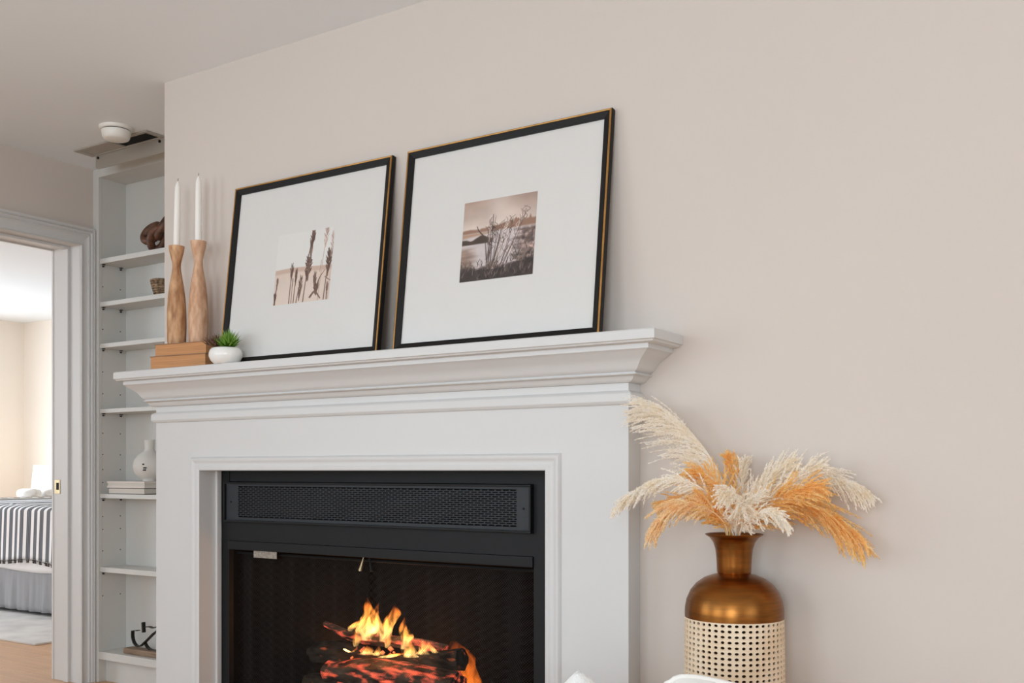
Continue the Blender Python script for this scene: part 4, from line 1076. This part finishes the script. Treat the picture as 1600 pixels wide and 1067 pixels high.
PL = [  # points, material, label, branch length, branches, width, droop, start, side, left
    ([(1146, 815, 2.31), (1126, 745, 2.33), (1092, 690, 2.34), (1050, 648, 2.33), (1006, 630, 2.32)], PCREAM, 'tallest cream plume arching over the fireplace side', 0.150, 170, 1.0, 0.35, 0.26, 0.35, 1.1),
    ([(1138, 815, 2.27), (1095, 762, 2.22), (1040, 748, 2.20), (995, 766, 2.19), (958, 796, 2.18)], PCREAM, 'cream plume reaching flat across the fireplace surround edge', 0.070, 110, 0.8, 0.5, 0.34, 0.6, 0.2),
    ([(1140, 812, 2.29), (1128, 770, 2.27), (1108, 746, 2.26), (1080, 736, 2.25)], PORANGE, 'short ochre plume tucked under the tallest cream plume', 0.075, 80, 0.9, 0.4, 0.24, 0.4, 0.2),
    ([(1134, 822, 2.24), (1100, 792, 2.20), (1062, 788, 2.18), (1036, 806, 2.17), (1010, 848, 2.17)], PPEACH, 'peach plume drooping lowest on the fireplace side', 0.080, 100, 0.9, 0.6, 0.30, 0.3, 0.0),
    ([(1132, 824, 2.30), (1108, 796, 2.31), (1074, 782, 2.31), (1030, 786, 2.31)], PORANGE, 'ochre plume behind the drooping peach plume', 0.085, 95, 0.9, 0.4, 0.22, 0.4, 0.0),
    ([(1148, 815, 2.34), (1148, 770, 2.36), (1146, 735, 2.37), (1138, 714, 2.37)], PORANGE, 'small upright ochre plume at the centre back of the vase', 0.050, 60, 0.9, 0.1, 0.35, 0.0, 0.0),
    ([(1152, 815, 2.33), (1158, 770, 2.35), (1160, 740, 2.36), (1164, 722, 2.36)], PCREAM, 'small upright cream plume at the centre back of the vase', 0.045, 60, 0.9, 0.1, 0.34, 0.0, 0.0),
    ([(1156, 815, 2.29), (1186, 768, 2.30), (1210, 742, 2.30), (1236, 724, 2.30)], PCREAM, 'upright cream plume on the open wall side', 0.075, 95, 0.9, 0.1, 0.28, 0.0, 0.0),
    ([(1160, 818, 2.32), (1212, 762, 2.36), (1268, 738, 2.38), (1318, 752, 2.38), (1360, 776, 2.38)], PCREAM, 'longest cream plume sweeping out along the open wall', 0.090, 120, 0.9, 0.45, 0.30, 0.3, 0.0),
    ([(1156, 818, 2.28), (1190, 785, 2.28), (1225, 762, 2.28), (1256, 740, 2.30), (1284, 728, 2.31)], PCREAM, 'cream plume rising between the two wall side plumes', 0.070, 90, 0.9, 0.2, 0.30, 0.0, 0.0),
    ([(1162, 824, 2.30), (1215, 786, 2.33), (1270, 790, 2.35), (1318, 820, 2.36), (1352, 850, 2.36)], PORANGE, 'big ochre plume drooping low on the open wall side', 0.125, 170, 0.9, 0.5, 0.16, 0.5, 0.0),
    ([(1160, 822, 2.28), (1200, 790, 2.27), (1240, 768, 2.27), (1280, 760, 2.28)], PORANGE, 'ochre plume lying under the longest cream plume', 0.090, 100, 0.9, 0.3, 0.22, 0.3, 0.0),
    ([(1150, 822, 2.25), (1158, 790, 2.20), (1146, 774, 2.17), (1132, 770, 2.15)], PCREAM, 'short cream plume curling forward over the vase mouth', 0.060, 50, 1.1, 0.8, 0.36, 0.5, 0.2),
    ([(1158, 826, 2.25), (1180, 804, 2.20), (1206, 802, 2.18), (1232, 822, 2.17)], PCREAM, 'short pale plume drooping over the front rim of the vase', 0.060, 70, 0.8, 0.5, 0.18, 0.2, 0.0),
    ([(1148, 826, 2.26), (1152, 806, 2.24), (1168, 790, 2.22), (1196, 766, 2.21)], PCREAM, 'seedy cream plume standing in the middle of the vase', 0.055, 75, 0.9, 0.2, 0.12, 0.0, 0.0),
    ([(1140, 828, 2.26), (1126, 806, 2.24), (1110, 788, 2.22), (1092, 772, 2.21)], PORANGE, 'ochre plume leaning at the front of the vase mouth', 0.070, 75, 0.9, 0.3, 0.12, 0.4, 0.0),
]
for i, (pts, m, lab, ln, nb, wd, dr, stt, sdv, lf) in enumerate(PL):
    plume(pts, m, lab, GRP, 50 + i, ln * 1.12, int(nb * 1.25), wd, dr, stt, sdv, lf, 0.4 if i == 0 else 0.9)

# ================================================================== LOW WHITE CHAIR WITH TWO PILLOWS
chx = atD(980, 735, 1.93)
ch = thing('lounge_chair', 'low white upholstered lounge chair in front of the fireplace', 'chair', (chx.x, chx.y, 0), TH)
def cushion(w_, d_, h_, name, m, parent, loc, n=18, piping=0.0, rnd=0.085):
    def edge_pt(a, b_):
        k_ = 1 - rnd * (abs(a) * abs(b_)) ** 3
        return a * (1 - 0.07 * (1 - b_ * b_) * a * a) * k_ * w_ / 2, b_ * (1 - 0.07 * (1 - a * a) * b_ * b_) * k_ * h_ / 2
    V, F = [], []; N = n + 1
    for sgn in (1, -1):
        for i in range(N):
            for j in range(N):
                a, b_ = 2 * i / n - 1, 2 * j / n - 1
                e = 0.035 + 0.965 * max(0.0, (1 - abs(a) ** 3.0) * (1 - abs(b_) ** 3.0)) ** 0.5
                x_, z_ = edge_pt(a, b_); V.append((x_, sgn * e * d_ / 2, z_))
    for q0 in (0, N * N):
        for i in range(n):
            for j in range(n):
                q = (q0 + i * N + j, q0 + (i + 1) * N + j, q0 + (i + 1) * N + j + 1, q0 + i * N + j + 1); F.append(q if q0 else q[::-1])
    loop = [(i, 0) for i in range(n)] + [(n, j) for j in range(n)] + [(i, n) for i in range(n, 0, -1)] + [(0, j) for j in range(n, 0, -1)]
    for k in range(len(loop)):
        a, b_ = loop[k], loop[(k + 1) % len(loop)]
        F.append((a[0] * N + a[1], b_[0] * N + b_[1], N * N + b_[0] * N + b_[1], N * N + a[0] * N + a[1]))
    mb = MB(); mb.v = V; mb.f = F
    o = mb.build(name, m, parent, smooth=True); o.location = loc
    if piping:
        P = []
        for i, j in loop:
            x_, z_ = edge_pt(2 * i / n - 1, 2 * j / n - 1); P.append((x_ * 1.008, 0, z_ * 1.008))
        MB().tube(P, piping, 8, closed=True).build('piping', m, o, smooth=True)
    return o
smooth_by_angle(MB().box(-0.36, 0.36, -0.34, 0.22, 0.12, 0.258, 0.04).build('seat', UPH, ch), 60)
smooth_by_angle(MB().box(-0.36, 0.36, 0.10, 0.24, 0.12, 0.50, 0.045).build('backrest', UPH, ch), 60)
for x in (-0.30, 0.30):
    for yv in (-0.28, 0.18):
        MB().lathe([(0.014, 0.0), (0.020, 0.13)], x, yv, n=12).build('leg', WOODC, ch)
def pillow(label, m, sz, thick, top_px, d, ang, name, piping=0.0):
    # root at the pillow's lowest corner, its top corner seen at top_px
    top = atD(top_px[0], top_px[1], d)
    hgt = sz * (math.cos(ang) + math.sin(abs(ang))) * 0.955
    c = Vector((top.x, top.y, top.z - hgt / 2 - 0.004))
    off = (math.sin(ang) - math.copysign(math.cos(ang), ang)) * sz / 2 if ang else 0
    t = thing('throw_pillow', label, 'pillow', c, TH, None)
    cx_ = (sz / 2) * (math.cos(ang) - math.sin(ang)) * (1 if ang > 0 else -1) * 0.93
    o = cushion(sz, thick, sz, name, m, t, (cx_ if ang > 0 else 0, 0, 0), 18, piping, 0.2 if piping else 0.09); o.rotation_euler = (0, ang, 0)
    return t, o
t1, o1 = pillow('white nubby textured throw pillow standing on its corner', BOUCLE, 0.265, 0.11, (903, 1037), 1.96, R(41), 'pillow_body')
t2, o2 = pillow('smooth white piped throw pillow in front of the cane vase', UPH, 0.30, 0.12, (1036, 1038), 1.83, R(13), 'pillow_body', 0.0045)

# ================================================================== BEDROOM
BYF = 4.03
bed = thing('bed', 'bed with white linen and a grey gathered skirt beyond the doorway', 'bed', (-7.2, 4.75, 0))
D = lambda o: sub(o, bed)
D(MB().box(-8.22, -6.20, BYF + 0.02, 5.52, 0.30, 0.69, 0.06).build('mattress', LINEN))
D(MB().box(-8.22, -6.24, BYF + 0.05, 5.50, 0.10, 0.31).build('bed_base', DARKLINE))
D(MB().box(-8.29, -8.23, BYF, 5.55, 0.0125, 0.66, 0.02).build('headboard', UPH))
for x in (-8.15, -6.32):
    for yv in (BYF + 0.1, 5.42): D(MB().lathe([(0.03, 0.0125), (0.035, 0.1)], x, yv, n=12).build('leg', DARKLINE))
def sheetmesh(name, m, parentf, f, nu, nv):
    V = [f(i / nu, j / nv) for j in range(nv + 1) for i in range(nu + 1)]
    F = [(j * (nu + 1) + i, j * (nu + 1) + i + 1, (j + 1) * (nu + 1) + i + 1, (j + 1) * (nu + 1) + i) for j in range(nv) for i in range(nu)]
    me = bpy.data.meshes.new(name); me.from_pydata([tuple(v) for v in V], [], F)
    o = finish(name, me, m, None, True)
    md = o.modifiers.new('thick', 'SOLIDIFY'); md.thickness = 0.006; md.offset = 0
    return parentf(o) if parentf else o
def skirt(a, b_):
    x = -8.2 + a * 1.985; z = 0.035 + b_ * 0.285
    return (x, BYF + 0.004 + (1 - b_) * (0.010 * math.sin(x * 47) + 0.006 * math.sin(x * 83 + 1) - 0.012), z)
D(sheetmesh('bed_skirt', SKIRT, None, skirt, 180, 8))
def skirt2(a, b_):
    yv = BYF + 0.01 + a * 1.48; z = 0.035 + b_ * 0.285
    return (-6.215 + (1 - b_) * (0.010 * math.sin(yv * 47) + 0.006 * math.sin(yv * 83 + 1) + 0.01), yv, z)
D(sheetmesh('bed_skirt', SKIRT, None, skirt2, 120, 8))
def coverlet(a, b_):                     # white coverlet, falls a little way down the front
    x = -8.2 + a * 2.05; s_ = b_ * 1.95
    if s_ < 0.40: yv, z = BYF - 0.004 + 0.004 * math.sin(x * 21), 0.305 + s_ + 0.008 * math.sin(x * 6.1)
    else:
        q = min(1, (s_ - 0.40) / 0.05); yv = BYF - 0.004 + (s_ - 0.40); z = 0.69 + 0.012 * q
    return (x, yv, min(z, 0.705))
D(sheetmesh('coverlet', LINEN, None, coverlet, 90, 60))
def foot_drape(a, b_):                   # coverlet corner hanging over the foot of the bed almost to the rug
    yv = BYF - 0.03 + a * 0.9; z = 0.70 - b_ * (0.66 - 0.28 * min(1, a * 1.2))
    bul = 0.05 + 0.055 * b_ + 0.03 * math.sin(a * 15) * b_
    return (-6.205 + bul, yv - 0.06 * b_ * (1 - a), z)
D(sheetmesh('hanging_coverlet_end', LINEN, None, foot_drape, 30, 24))
def throwf(a, b_):
    x = -7.95 + a * 1.83 ; s_ = b_ * 1.78
    wob = 0.006 * math.sin(x * 13 + 2) + 0.004 * math.sin(x * 31)
    hang = 0.33 + 0.012 * math.sin(x * 9)
    if s_ < hang: return (x, BYF - 0.022 + wob - 0.012 * (1 - s_ / hang), 0.71 - hang + s_)
    q = s_ - hang; r = 0.10
    if q < r * 1.57:
        an = q / r; return (x, BYF - 0.022 + wob + r * (1 - math.cos(an)), 0.71 + 0.0 + r * math.sin(an) * 0.35)
    return (x, BYF - 0.022 + r + (q - r * 1.57), 0.71 + r * 0.35 + wob * 0.7)
th_ = thing('striped_throw', 'white throw with charcoal stripes and a dark fringe over the bed', 'blanket', (0, 0, 0))
th_.location = (-7.0, 4.6, 0.71)
def toT(o): return sub(o, th_)
toT(sheetmesh('cloth', STRIPE, None, throwf, 170, 70))
fr = MB(); rg = random.Random(8)
x = -7.94
while x < -6.13:
    p = Vector(throwf((x + 7.95) / 1.83, 0))
    fr_on = ((x / 0.070) % 1) > 0.42
    for k in range(2 if fr_on else 1):
        c = p + Vector((rg.uniform(-0.004, 0.004), -0.004, -0.008 - 0.012 * k)); s_ = 0.0085 if fr_on else 0.004
        fr.add([c + Vector((s_, 0, 0)), c + Vector((-s_, 0, 0)), c + Vector((0, s_, 0)), c + Vector((0, -s_, 0)), c + Vector((0, 0, s_)), c + Vector((0, 0, -s_))],
               [(0, 2, 4), (2, 1, 4), (1, 3, 4), (3, 0, 4), (2, 0, 5), (1, 2, 5), (3, 1, 5), (0, 3, 5)])
    x += 0.0155
o = toT(fr.build('fringe', DARKLINE)); o['kind'] = 'stuff'; o['label'] = 'dark knotted fringe'
# pillows and folded blanket near the headboard
for i, (x, yv, lab) in enumerate(((-7.99, 4.95, 'plump cream bed pillow at the head of the bed'), (-8.02, 5.15, 'second cream bed pillow nearer the glowing lamp'))):
    t = thing('bed_pillow', lab, 'pillow', (x, yv, 0.752))
    c = cushion(0.20, 0.17, 0.085, 'pillow_body', UPH, t, (0, 0, 0.043), 10)
fb_ = thing('folded_blanket', 'folded cream blanket with brown stripes beside the bed pillows', 'blanket', (-7.86, 4.9, 0.752))
MB().box(-0.07, 0.06, -0.75, 0.52, 0.0, 0.016, 0.006).build('cloth', UPH, fb_)
for i in range(12):
    y0 = -0.72 + i * 0.105
    MB().box(-0.071, 0.061, y0, y0 + 0.05, 0.0145, 0.0168, 0.0006).build('brown_stripe', KNOTM, fb_)

ns = thing('nightstand', 'wooden nightstand behind the head of the bed', 'nightstand', (-8.55, 5.42, 0))
MB().box(-0.24, 0.24, -0.19, 0.19, 0.56, 0.59, 0.004).build('top', NWOOD, ns)
MB().box(-0.22, 0.22, -0.17, 0.17, 0.16, 0.56).build('body', NWOOD, ns)
MB().box(-0.20, 0.20, -0.182, -0.171, 0.38, 0.54, 0.003).build('drawer', NWOOD, ns)
for x in (-0.2, 0.2):
    for yv in (-0.15, 0.15): MB().lathe([(0.012, 0.0), (0.018, 0.16)], x, yv, n=10).build('leg', NWOOD, ns)
lp = thing('table_lamp', 'glowing white drum shade lamp behind the bed', 'lamp', (-8.53, 5.45, 0.59))
MB().lathe([(0.001, 0.0), (0.07, 0.0), (0.072, 0.01), (0.03, 0.02), (0.022, 0.06), (0.012, 0.10), (0.012, 0.20)], n=24).build('base', CERAMM, lp, smooth=True)
MB().lathe([(0.135, 0.125), (0.105, 0.445), (0.104, 0.445), (0.134, 0.125)], n=40).build('shade', SHADE, lp)
l = bpy.data.lights.new('lamp_bulb', 'POINT'); l.energy = 1.5; l.color = (1, 0.9, 0.78); l.shadow_soft_size = 0.05
o = bpy.data.objects.new('lamp_bulb', l); COL.objects.link(o); o.location = (-8.53, 5.45, 1.12)

rug = thing('area_rug', 'pale grey rug under the bed', 'rug', (-6.9, 4.2, 0))
V = MB(); V.box(-1.55, 1.535, -0.84, 1.0, 0.0, 0.012, 0.004).build('pile', RUGM, rug)
